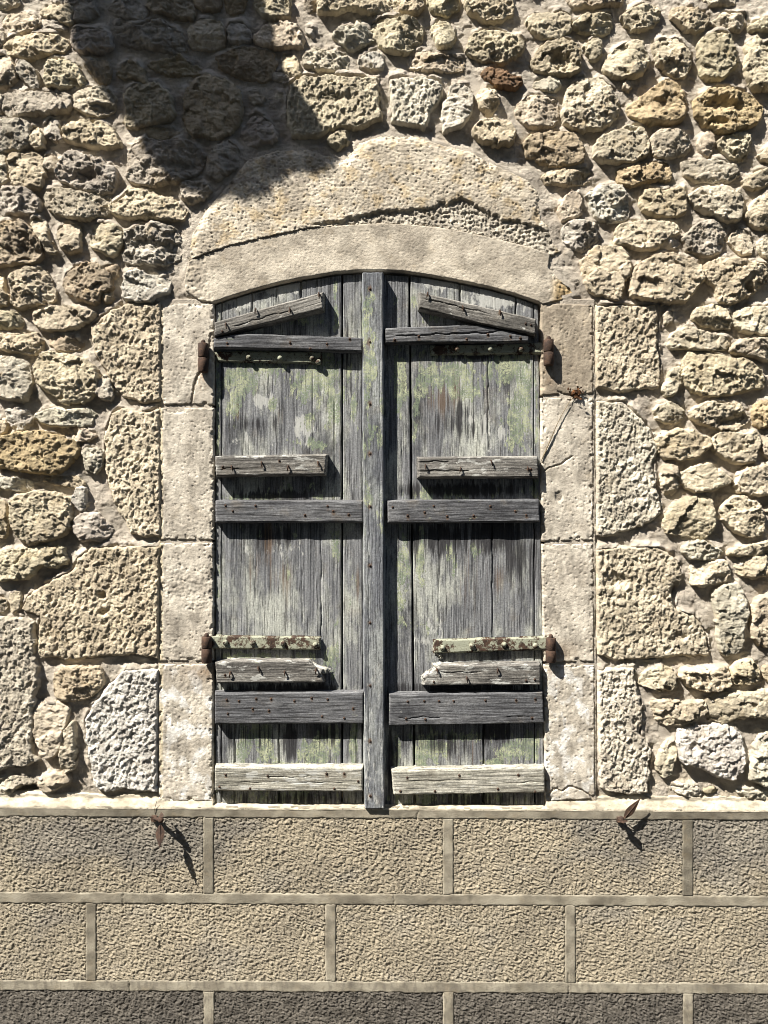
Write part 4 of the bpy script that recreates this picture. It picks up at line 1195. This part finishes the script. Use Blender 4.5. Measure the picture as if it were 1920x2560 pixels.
def panel(parent, planks, cracks, seed, clip=None):
    A = np.array([p for P in planks for p in P]); c = A.mean(0)
    org = W(c[0], c[1], 0)
    acc = MeshAcc()
    for n, P in enumerate(planks):
        Q = np.array(P)
        U, V = grid(Q[:, 0].min() - 3, Q[:, 0].max() + 3, Q[:, 1].min() - 3, Q[:, 1].max() + 3, 1.5 if False else 2.0)
        d = sdf(P, U + .9 * fbm(U / 8, V / 60, 211 + n, 3), V)
        e = np.clip(d / 2.0, 0, 1)
        o = (seed * 5 + n) * 71.0
        h = -1.5 + 1.5 * (1 - (1 - e) ** 2) ** .5 + .35 * fbm((U + o) / 3.6, V / 60, 213, 3) + .55 * fbm((U + o) / 30, V / 200, 215, 2) + (n % 2) * .6
        gm = blobs(U, V, GREEN)
        h = h + .3 * gm * fbm(U / 4, V / 6, 217, 3)
        for (cu, v0, v1, w, dp) in cracks:
            cl = cu + 2.0 * fbm(V / 60, U * 0, 219, 3)
            h = h - dp * sstep(w, w * .35, np.abs(U - cl)) * sstep(v0 - 6, v0 + 12, V) * sstep(v1 + 6, v1 - 12, V)
        h = np.where(d > 0, h, -2 + d * 14)
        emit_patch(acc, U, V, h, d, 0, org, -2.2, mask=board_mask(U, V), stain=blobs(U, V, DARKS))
    place('board_panel', acc.build('board_panel', M_BOARD), parent, Matrix.Translation(org))


def arc_at(u):
    a = np.array(ARC_LOW)
    return float(np.interp(u, a[:, 0], a[:, 1]))


def plank(u0, u1, ub0, ub1, vb, gap=8.0):
    us = np.linspace(u0, u1, max(2, int((u1 - u0) / 14) + 2))
    return [(u, arc_at(u) + gap) for u in us] + [(ub1, vb), (ub0, vb)]


left = thing('shutter_leaf', W(700, 2015, 0), 'weathered left shutter leaf, grey planks with flaking green paint, carrying the vertical cover strip', 'shutter', 'shutter leaves closed in the arched window')
right = thing('shutter_leaf', W(1160, 2018, 0), 'weathered right shutter leaf, grey planks with flaking green paint, without the cover strip', 'shutter', 'shutter leaves closed in the arched window')

panel(left, [plank(539, 553.5, 538, 553, 2014), plank(555, 853.5, 555, 853, 2014), plank(857.5, 905, 857.5, 906, 2014)],
      [(587, 1740, 2020, 2.2, 9), (697, 1740, 2020, 2.2, 9), (630, 690, 800, 2.2, 9), (752, 680, 745, 4, 12), (803, 1330, 1600, 1.6, 5), (836, 1000, 1340, 1.4, 3), (782, 925, 1100, 1.4, 4), (575, 930, 1110, 1.2, 3),
       (590, 720, 770, 2.5, 6), (691, 700, 760, 1.6, 5), (755, 1420, 1560, 1.3, 4), (890, 1740, 2020, 1.6, 5), (640, 1400, 1500, 1.3, 4)], 1)
panel(right, [plank(952, 1021.5, 954, 1034.5, 2019, 10), plank(1026, 1333.5, 1039.5, 1336, 2019), plank(1335, 1346, 1338, 1361, 2019)],
      [(1150, 690, 770, 2.4, 10), (1289, 710, 800, 2.2, 10), (1231, 1310, 1610, 1.8, 7), (1220, 890, 1125, 1.5, 5), (1209, 1740, 2022, 3, 12), (1065, 990, 1130, 1.2, 3), (1005, 1100, 1250, 1.3, 4), (1140, 1330, 1560, 1.2, 3),
       (1180, 1340, 1500, 1.2, 3), (1098, 1340, 1600, 1.2, 3), (1185, 900, 1100, 1.2, 3)], 2)


def bmask(nails, green=0.0, white=0.0, rust=0.0):
    def f(U, V):
        r = np.full(U.shape, rust)
        for (x, y) in nails:
            r = np.maximum(r, 0.8 * np.exp(-(((U - x - 1) / 5) ** 2 + ((V - y - 4) / 8) ** 2)))
        gm = green * sstep(-.1, .6, fbm(U / 50, V / 30, 223, 3))
        return np.stack([gm, r, np.full(U.shape, white)], -1)
    return f


BATTENS = [
    # leaf, tile, outline, thickness, material, (nails bent), (nail heads / rust points), green, white, cracks(local)
    (left, 'P1', [(128, 532), (1138, 252), (1138, 415), (128, 668)], 34, M_BATTEN, [(240, 555), (515, 420), (825, 415), (1095, 275)], [(205, 620)], .0, .25, [(4, -100, 60, 1.3, 2.5)]),
    (left, 'P1', [(122, 680), (350, 638), (900, 655), (1497, 676), (1497, 805), (600, 783), (122, 775)], 27, M_BDARK, [], [(830, 725), (1170, 735), (1015, 780), (250, 730), (1380, 690)], .0, .1, []),
    (left, 'P2', [(132, 288), (1145, 270), (1128, 458), (140, 470)], 34, M_BATTEN, [(285, 385), (555, 350), (795, 385), (1062, 345)], [(205, 385), (715, 330)], .2, .45, [(8, -140, -60, 1.4, 3)]),
    (left, 'P2', [(135, 690), (1470, 690), (1470, 888), (138, 890)], 27, M_BDARK, [], [(295, 785), (500, 735), (945, 820), (1200, 785), (1340, 815), (230, 735), (1150, 740)], .15, .12, []),
    (left, 'P3', [(133, 420), (300, 402), (980, 405), (1060, 470), (1118, 480), (1095, 530), (1118, 602), (148, 606)], 32, M_BATTEN, [(275, 510), (525, 465), (762, 505), (1048, 480)], [(225, 530)], .15, .5, [(-12, 40, 140, 1.5, 3)]),
    (left, 'P3', [(130, 693), (1475, 690), (1475, 975), (130, 975)], 27, M_BDARK, [], [(240, 755), (350, 765), (505, 745), (640, 748), (850, 765), (475, 835), (620, 850), (1380, 830), (1300, 920), (250, 880), (1100, 905), (1150, 750), (1005, 738)], .1, .12, []),
    (left, 'P3', [(130, 1363), (1467, 1366), (1467, 1588), (130, 1580)], 28, M_PALE, [], [(230, 1430), (610, 1440), (1140, 1420), (1300, 1420), (1425, 1490), (175, 1540), (450, 1555), (1210, 1555)], .1, .5, [(-6, -60, 60, 1.6, 2.5), (8, -130, 160, 1.3, 2)]),
    (right, 'P4', [(398, 232), (1392, 462), (1388, 596), (930, 508), (398, 372)], 34, M_BATTEN, [(470, 250), (765, 365), (1080, 400)], [(1300, 505), (1345, 515)], .0, .3, [(-10, -140, 20, 1.5, 4)]),
    (right, 'P4', [(108, 540), (600, 520), (930, 516), (1330, 606), (1330, 660), (110, 668)], 27, M_BDARK, [], [(395, 610), (980, 595), (1170, 610), (1255, 625), (190, 640), (800, 635)], .0, .15, [(1, -160, 100, 2.0, 5)]),
    (right, 'P5', [(378, 296), (1462, 288), (1470, 482), (380, 484)], 34, M_BATTEN, [(445, 375), (762, 400), (1035, 335), (1365, 395)], [(1395, 405)], .15, .4, [(9, -150, -20, 1.6, 4), (-14, -150, -70, 1.6, 5)]),
    (right, 'P5', [(102, 690), (1475, 678), (1480, 884), (104, 894)], 27, M_BDARK, [], [(438, 795), (285, 825), (520, 740), (640, 830), (880, 825), (1255, 785), (1355, 820), (1030, 740), (150, 750)], .15, .12, []),
    (right, 'P6', [(610, 432), (1490, 420), (1490, 612), (448, 616), (470, 560), (440, 548), (520, 490)], 32, M_BATTEN, [(570, 470), (835, 545), (1108, 470)], [(1360, 570), (1435, 560), (545, 580)], .15, .5, [(-8, -60, 60, 1.5, 3)]),
    (right, 'P6', [(150, 692), (1510, 675), (1520, 948), (150, 972)], 27, M_BDARK, [], [(315, 755), (460, 750), (590, 750), (300, 905), (470, 910), (1000, 745), (1270, 740), (1410, 900), (1440, 730), (720, 750)], .1, .12, [(20, -180, -60, 1.4, 3), (22, 90, 180, 1.2, 2)]),
    (right, 'P6', [(172, 1362), (1525, 1336), (1530, 1562), (190, 1584)], 28, M_PALE, [], [(310, 1425), (770, 1405), (1290, 1400), (250, 1545), (555, 1545), (1110, 1525), (1440, 1550)], .25, .3, [(5, 80, 180, 1.4, 2.5), (-4, -160, 0, 1.2, 2)]),
]
for n, (leaf, tile, pts, T, mat, bent, heads, gr, wh, cr) in enumerate(BATTENS):
    P = conv(tile, pts); B1 = conv(tile, bent); H1 = conv(tile, heads)
    A = np.array(P)
    ax = A[1] - A[0] if len(P) == 4 or abs(A[1][0] - A[0][0]) > 120 else np.array((1.0, 0.0))
    if n == 7:
        ax = A[1] - A[0]
    b = slab('batten', P, T, mat, leaf, 0, 4.2, .7, ax, bmask(B1 + H1, gr, wh), n + 1, 1.0, cr)
    for i, (x, y) in enumerate(B1):
        put('nail', NAIL[(i + n) % 3], b, x, y - 2, T + 1)
    for (x, y) in H1:
        put('nail', HEAD, b, x, y, T)


for tile, leaf, spl in [('P3', left, [[(985, 412), (1040, 440), (1100, 470), (1150, 490), (1140, 515), (1090, 520), (1050, 500)], [(1095, 480), (1158, 488), (1150, 512), (1110, 512)]]),
                        ('P6', right, [[(440, 555), (480, 500), (560, 478), (566, 505), (500, 540), (462, 580)], [(540, 425), (600, 415), (640, 445), (570, 470)], [(600, 350), (540, 300), (548, 292), (606, 380), (596, 384)]])]:
    for q, pts in enumerate(spl):
        slab('splinter', conv(tile, pts), 12 - 3 * q, M_PALE, leaf, 14 - 5 * q, 2.0, 1.2, np.array((1.0, .3)), bmask([], 0, .8), 70 + q, 3.0)


def strip_mask(U, V):
    g = blobs(U, V, [(915, 800, 14, 120, .9), (918, 950, 12, 130, .9), (930, 870, 22, 120, .7), (912, 1180, 10, 200, .55), (930, 1080, 20, 60, .8), (945, 1100, 12, 80, .7), (955, 1010, 8, 60, .9), (950, 1260, 14, 80, .7), (925, 1230, 18, 60, .7), (925, 760, 20, 60, .6)])
    r = blobs(U, V, [(924, y, 7, 10, 1.1) for y in (722, 855, 1010, 1134, 1266, 1414, 1557, 1714, 1853, 1990)])
    w = .12 + .3 * sstep(1500, 1750, V)
    return np.stack([g, r, w], -1)


strip = slab('cover_strip', [(906, 680), (958, 680), (961, 2023), (911, 2023)], 32, M_STRIP, left, 0, 2.5, .6, np.array((0.0, 1.0)), strip_mask, 31, .7, [(-16, -500, 100, 1.2, 2), (12, -100, 640, 1.2, 2)])
for y in (722, 855, 1010, 1134, 1266, 1414, 1557, 1714, 1853, 1990):
    put('nail', HEAD, strip, 925, y, 32)


# ------------------------------------------------------------------ strap hinges and the pintles they hang on
def barrel(name, parent, x, y0, y1, r_px, h, pin=0, taper=0.0):
    c = W(x, (y0 + y1) / 2, h / 1000)
    k = (D - h / 1000) / D
    hl = (y1 - y0) / 2 * S * k; r = r_px * S * k
    pts = [(0, 0, hl - .0005), (0, 0, hl - .002), (0, 0, 0), (0, 0, -hl + .002), (0, 0, -hl)]
    rad = [r * .9, r, r * 1.01, r * (1 - taper), r * (.92 - taper)]
    if pin:
        pts = [(0, 0, hl + pin * .6), (0, 0, hl + pin * .45), (0, 0, hl + pin * .1)] + pts
        rad = [r * .25, r * .5, r * .55] + rad
    return place(name, tube_mesh(name, pts, rad, M_RUST, 14), parent, Matrix.Translation(c))


HINGES = [
    (left, conv('P1', [(130, 812), (1110, 812), (1115, 912), (170, 892)]), (508, 858, 894, 931), conv('P1', [(450, 862), (740, 868), (1035, 872), (1092, 905)]), 'upper left jamb beside the cracked jamb stone'),
    (left, conv('P3', [(60, 183), (1080, 196), (1080, 302), (60, 292)]), (516.5, 1591, 1620, 1657), conv('P3', [(230, 238), (475, 242), (748, 248), (1040, 258)]), 'lower left jamb above the brown stain'),
    (right, conv('P4', [(500, 690), (1480, 668), (1480, 752), (500, 765)]), (1371.5, 849, 880, 914), conv('P4', [(720, 722), (1000, 722), (1260, 722)]), 'upper right jamb on the brown stained stone'),
    (right, conv('P6', [(550, 215), (1560, 190), (1560, 292), (550, 328)]), (1377, 1594, 1624, 1656), conv('P6', [(620, 280), (880, 262), (1165, 250), (1440, 262)]), 'lower right jamb below the dome shaped stain'),
]
for n, (leaf, P, (bx, y0, y1, y2), bolts, where) in enumerate(HINGES):
    st = slab('strap_hinge', P, 6 if n in (0, 2) else 8, M_STRAP, leaf, 4 if n in (0, 2) else 7, 1.6, .3, np.array(P[1]) - np.array(P[0]), None, 60 + n, .6)
    for (x, y) in bolts:
        put('bolt', BOLT, st, x, y, 10 if n in (0, 2) else 15)
    barrel('knuckle', st, bx, y0, y1, 12.5, 24)
    pt = thing('hinge_pintle', W(bx, y2, .012), 'rusty iron hinge pintle fixed in the ' + where, 'hinge pin', 'hinge pintles set in the jambs')
    barrel('barrel', pt, bx, y1 + .6, y2, 12.8, 24, 0, .06)
    place('pin', tube_mesh('pin', [(0, 0, -.01), (0, 0, .005), (0, 0, .009), (0, 0, .011)], [.007, .007, .005, .001], M_RUST, 10), pt, Matrix.Translation(W(bx, y0, .024)))
    sgn = -1 if leaf is left else 1
    place('wall_tail', tube_mesh('wall_tail', [(0, 0, 0), (sgn * .004, .012, -.002), (sgn * .008, .03, -.003)], [.009, .011, .012], M_RUST, 8), pt, Matrix.Translation(W(bx, (y1 + y2) / 2 + 4, .022)))
# ------------------------------------------------------------------ shutter dogs (iron holdbacks) in the base
def blade_mesh(name, base, tip, side, nrm, width, thick, mat):
    """leaf shaped blade with a raised rib, from base to tip (world points)"""
    base, tip = Vector(base), Vector(tip)
    ax = tip - base; nrm = (nrm - ax * (nrm.dot(ax) / ax.length_squared)).normalized(); side = ax.cross(nrm).normalized()
    prof = [(0, .22), (.08, .45), (.2, .8), (.33, 1.0), (.5, .88), (.68, .58), (.85, .26), (1, .02)]
    bm = bmesh.new(); rows = []
    o = base
    for t, w in prof:
        c = ax * t; s = side * (w * width)
        rows.append([bm.verts.new(c - s), bm.verts.new(c - s * .12 + nrm * thick * .4), bm.verts.new(c + nrm * thick * (1.2 - .5 * t)), bm.verts.new(c + s * .12 + nrm * thick * .4), bm.verts.new(c + s), bm.verts.new(c - nrm * thick * .7)])
    for a, b in zip(rows, rows[1:]):
        for k in range(6):
            bm.faces.new((a[k], a[(k + 1) % 6], b[(k + 1) % 6], b[k]))
    bm.faces.new(rows[0][::-1]); bm.faces.new(rows[-1])
    bmesh.ops.recalc_face_normals(bm, faces=bm.faces)
    me = bpy.data.meshes.new(name); bm.to_mesh(me); bm.free(); me.materials.append(mat)
    return me, o


def ball(name, c, r, parent):
    n = 7
    pts = [(0, 0, r * math.cos(math.pi * i / n)) for i in range(n + 1)]
    rad = [max(.0004, r * math.sin(math.pi * i / n)) for i in range(n + 1)]
    return place(name, tube_mesh(name, pts, rad, M_RUST, 12), parent, Matrix.Translation(c))


def dog(base_px, hub, hub_h, blades, label, hub_r=.009):
    b = W(*base_px, .02)
    t = thing('shutter_dog', b, label, 'shutter dog', 'iron shutter dogs in the roughcast base')
    e = W(*hub, hub_h)
    v = e - b
    place('stem', tube_mesh('stem', [v * -.3, v * .0, v * .25, v * .9], [.0075, .0075, .006, .0055], M_RUST, 8), t, Matrix.Translation(b))
    s = .0085
    bx = [(-s, -s), (s, -s), (s, s), (-s, s)]
    bm = bmesh.new()
    lo = [bm.verts.new((x, .004, z)) for x, z in bx]; hi = [bm.verts.new((x * .85, -.010, z * .85)) for x, z in bx]
    for k in range(4):
        bm.faces.new((lo[k], lo[(k + 1) % 4], hi[(k + 1) % 4], hi[k]))
    bm.faces.new(hi); bmesh.ops.recalc_face_normals(bm, faces=bm.faces)
    me = bpy.data.meshes.new('anchor'); bm.to_mesh(me); bm.free(); me.materials.append(M_RUST)
    place('anchor', me, t, Matrix.Translation(b))
    ball('hub', e, hub_r, t)
    for (p0, h0, p1, h1, nrm, w) in blades:
        me, o = blade_mesh('blade', W(*p0, h0), W(*p1, h1), None, Vector(nrm), w, .0022, M_RUST)
        place('blade', me, t, Matrix.Translation(o))
    return t


dog((386, 2045), (402, 2050), .064, [((401, 2062), .060, (399, 2121), .086, (.15, -1, .2), .0135), ((402, 2049), .062, (403, 2030), .040, (.3, -.6, -.6), .011)],
    'rusty iron shutter dog with pointed leaf hanging down, left below the window')
dog((1548, 2048), (1553, 2048), .042, [((1560, 2046), .044, (1602, 1995), .047, (.1, -1, .1), .0125), ((1555, 2050), .043, (1559, 2058), .070, (0, .35, 1), .016)],
    'rusty iron shutter dog with pointed leaf raised over the ledge, right below the window')
w_ = thing('wire', W(388, 2026, .021), 'thin rusty wire end standing above the left shutter dog', 'wire')
place('strand', tube_mesh('strand', [(0, 0, -.012), (-.001, -.002, .004), (.002, -.003, .016), (.005, -.002, .028)], [.0008] * 4, M_RUST, 5), w_, Matrix.Translation(W(388, 2026, .021)))

# ------------------------------------------------------------------ dried weed in the joint of the right jamb
wd = thing('dry_weed', W(1440, 985, .012), 'dead weed with black and orange leaves and one long stem in the right jamb joint', 'plant')
pts = [W(*p, h) for p, h in [((1436, 990), .010), ((1424, 1004), .018), ((1408, 1030), .018), ((1392, 1062), .017), ((1376, 1100), .016), ((1362, 1132), .015), ((1353, 1152), .015)]]
place('stem', tube_mesh('stem', [p - pts[0] for p in pts], [.0012, .0009, .0009, .0011, .0017, .002, .001], M_STEM, 5), wd, Matrix.Translation(pts[0]))
bm = bmesh.new(); r = random.Random(3)
for k in range(46):
    a = r.uniform(0, 6.28); c = Vector((r.gauss(0, .011), -abs(r.gauss(0, .008)), r.gauss(0, .009)))
    u = Vector((math.cos(a), r.uniform(-.6, .6), math.sin(a))).normalized() * r.uniform(.006, .013); w = u.cross(Vector((r.uniform(-1, 1), 1, r.uniform(-1, 1)))).normalized() * .0035
    vs = [bm.verts.new(c + q) for q in (u * -.5, w, u, -w)]
    bm.faces.new(vs)
me = bpy.data.meshes.new('leaves'); bm.to_mesh(me); bm.free(); me.materials.append(M_DRYLEAF)
place('leaves', me, wd, Matrix.Translation(W(1440, 983, .015)))

# ------------------------------------------------------------------ the street tree whose crown shades the top left of the wall
SHADE = [(170, -60), (185, 20), (205, 69), (211, 145), (238, 200), (289, 271), (335, 318), (372, 362), (400, 430), (455, 490), (515, 520), (580, 508), (631, 520), (673, 510), (700, 482), (733, 452), (800, 452),
         (858, 428), (846, 396), (790, 305), (745, 245), (716, 190), (702, 135), (690, 60), (640, -20), (640, -300), (560, -420), (250, -420), (120, -260)]
base = Vector((-4.0, -1.5, 0))
tree = thing('street_tree', base, 'leafy street tree standing left of the view, its branch shading the wall top', 'tree')
tp = [Vector((0, 0, -.05)), Vector((.03, .02, 1.5)), Vector((-.02, .05, 3.5)), Vector((.1, .05, 5.5)), Vector((.25, .1, 7.2)), Vector((.3, .1, 8.0))]
place('trunk', tube_mesh('trunk', tp, [.19, .16, .14, .11, .07, .03], M_BARK, 10), tree, Matrix.Translation(base))
cc = W(470, 60, 0) + SUN * 2.6 - base
place('limb', tube_mesh('limb', [tp[4] * .98, Vector((.8, .2, 7.1)), Vector((1.5, .35, 6.6)), cc + Vector((0, 0, .2)), cc + Vector((.15, 0, -.25))], [.05, .04, .032, .02, .008], M_BARK, 7), tree, Matrix.Translation(base))
r = random.Random(21)
A = np.array(SHADE); bm = bmesh.new()


def leaf(c, s):
    n = Vector((r.gauss(0, 1), r.gauss(0, 1), r.gauss(0, 1))).normalized() + SUN * .8
    n.normalize(); u = n.orthogonal().normalized(); u.rotate(Matrix.Rotation(r.uniform(0, 6.28), 3, n)); w = n.cross(u)
    vs = [bm.verts.new(c + q) for q in (u * -s, u * -.3 * s + w * .42 * s, u * .4 * s + w * .3 * s, u * s, u * .4 * s - w * .3 * s, u * -.3 * s - w * .42 * s)]
    bm.faces.new(vs)


cand = np.stack([np.array([r.uniform(A[:, 0].min(), A[:, 0].max()) for _ in range(42000)]), np.array([r.uniform(-420, A[:, 1].max()) for _ in range(42000)])], 1)
dd = sdf(SHADE, cand[:, 0], cand[:, 1])
n = 0
for (x, y), d in zip(cand, dd):
    if d > -3 and n < 10000:
        s = min(r.uniform(.026, .042), .012 + (d + 3) * S * .6)
        leaf(W(x, y, 0) + SUN * (1.15 + 1.5 * max(0.0, 1 - (x - 170) / 640) + r.uniform(0, .35)) - base, s); n += 1
for k in range(2600):
    v = Vector((r.gauss(0, .5), r.gauss(0, .5), r.gauss(0, .5)))
    q = base + Vector((.3, .1, 8.1)) + v
    q = q - SUN * (q.y / SUN.y)                    # where this leaf's shadow meets the wall
    if q.z > 3.45 or abs(q.x) > 1.5:
        leaf(Vector((.3, .1, 8.1)) + v, r.uniform(.03, .05))
me = bpy.data.meshes.new('crown'); bm.to_mesh(me); bm.free(); me.materials.append(M_LEAF)
place('crown', me, tree, Matrix.Translation(base))
# ------------------------------------------------------------------ unseen building added across the street (behind the camera) to keep sky light off the wall
M_PLASTER = mat_plain('shaded_plaster', (0.20, 0.18, 0.15), (0.26, 0.23, 0.19), 6)
M_TILE = mat_plain('roof_tile', (0.20, 0.10, 0.06), (0.30, 0.15, 0.09), 14)
M_PANE = mat_plain('window_pane', (0.03, 0.035, 0.04), (0.05, 0.055, 0.06), 10, 0.2)


def box_mesh(name, lo, hi, mat):
    x0, y0, z0 = lo; x1, y1, z1 = hi
    v = [(x0, y0, z0), (x1, y0, z0), (x1, y1, z0), (x0, y1, z0), (x0, y0, z1), (x1, y0, z1), (x1, y1, z1), (x0, y1, z1)]
    f = [(0, 3, 2, 1), (4, 5, 6, 7), (0, 1, 5, 4), (1, 2, 6, 5), (2, 3, 7, 6), (3, 0, 4, 7)]
    me = bpy.data.meshes.new(name); me.from_pydata(v, [], f); me.materials.append(mat)
    return me


hb = Vector((0, -5.6, 0))
blocker_house = thing('blocker_house', hb, 'plain plastered house with a tiled roof standing across the street', 'blocker_house')
HM = Matrix.Translation(hb)
place('wall', box_mesh('wall', (-14, -8, 0), (14, 0, 9.5), M_PLASTER), blocker_house, HM)
me = bpy.data.meshes.new('roof')
me.from_pydata([(-14.4, .4, 9.5), (14.4, .4, 9.5), (14.4, -4, 11.6), (-14.4, -4, 11.6), (-14.4, -8.4, 9.5), (14.4, -8.4, 9.5)], [], [(0, 1, 2, 3), (3, 2, 5, 4), (0, 3, 4), (1, 5, 2)])
me.materials.append(M_TILE)
place('roof', me, blocker_house, HM)
for zz in (1.0, 4.2, 7.0):
    for xx in (-11, -7.5, -4, -.5, 3, 6.5, 10):
        f = place('window', box_mesh('window', (xx - .5, 0.0, zz), (xx + .5, .05, zz + 1.5), M_STEM), blocker_house, HM)
        place('pane', box_mesh('pane', (xx - .42, .05, zz + .08), (xx + .42, .06, zz + 1.42), M_PANE), f, HM)
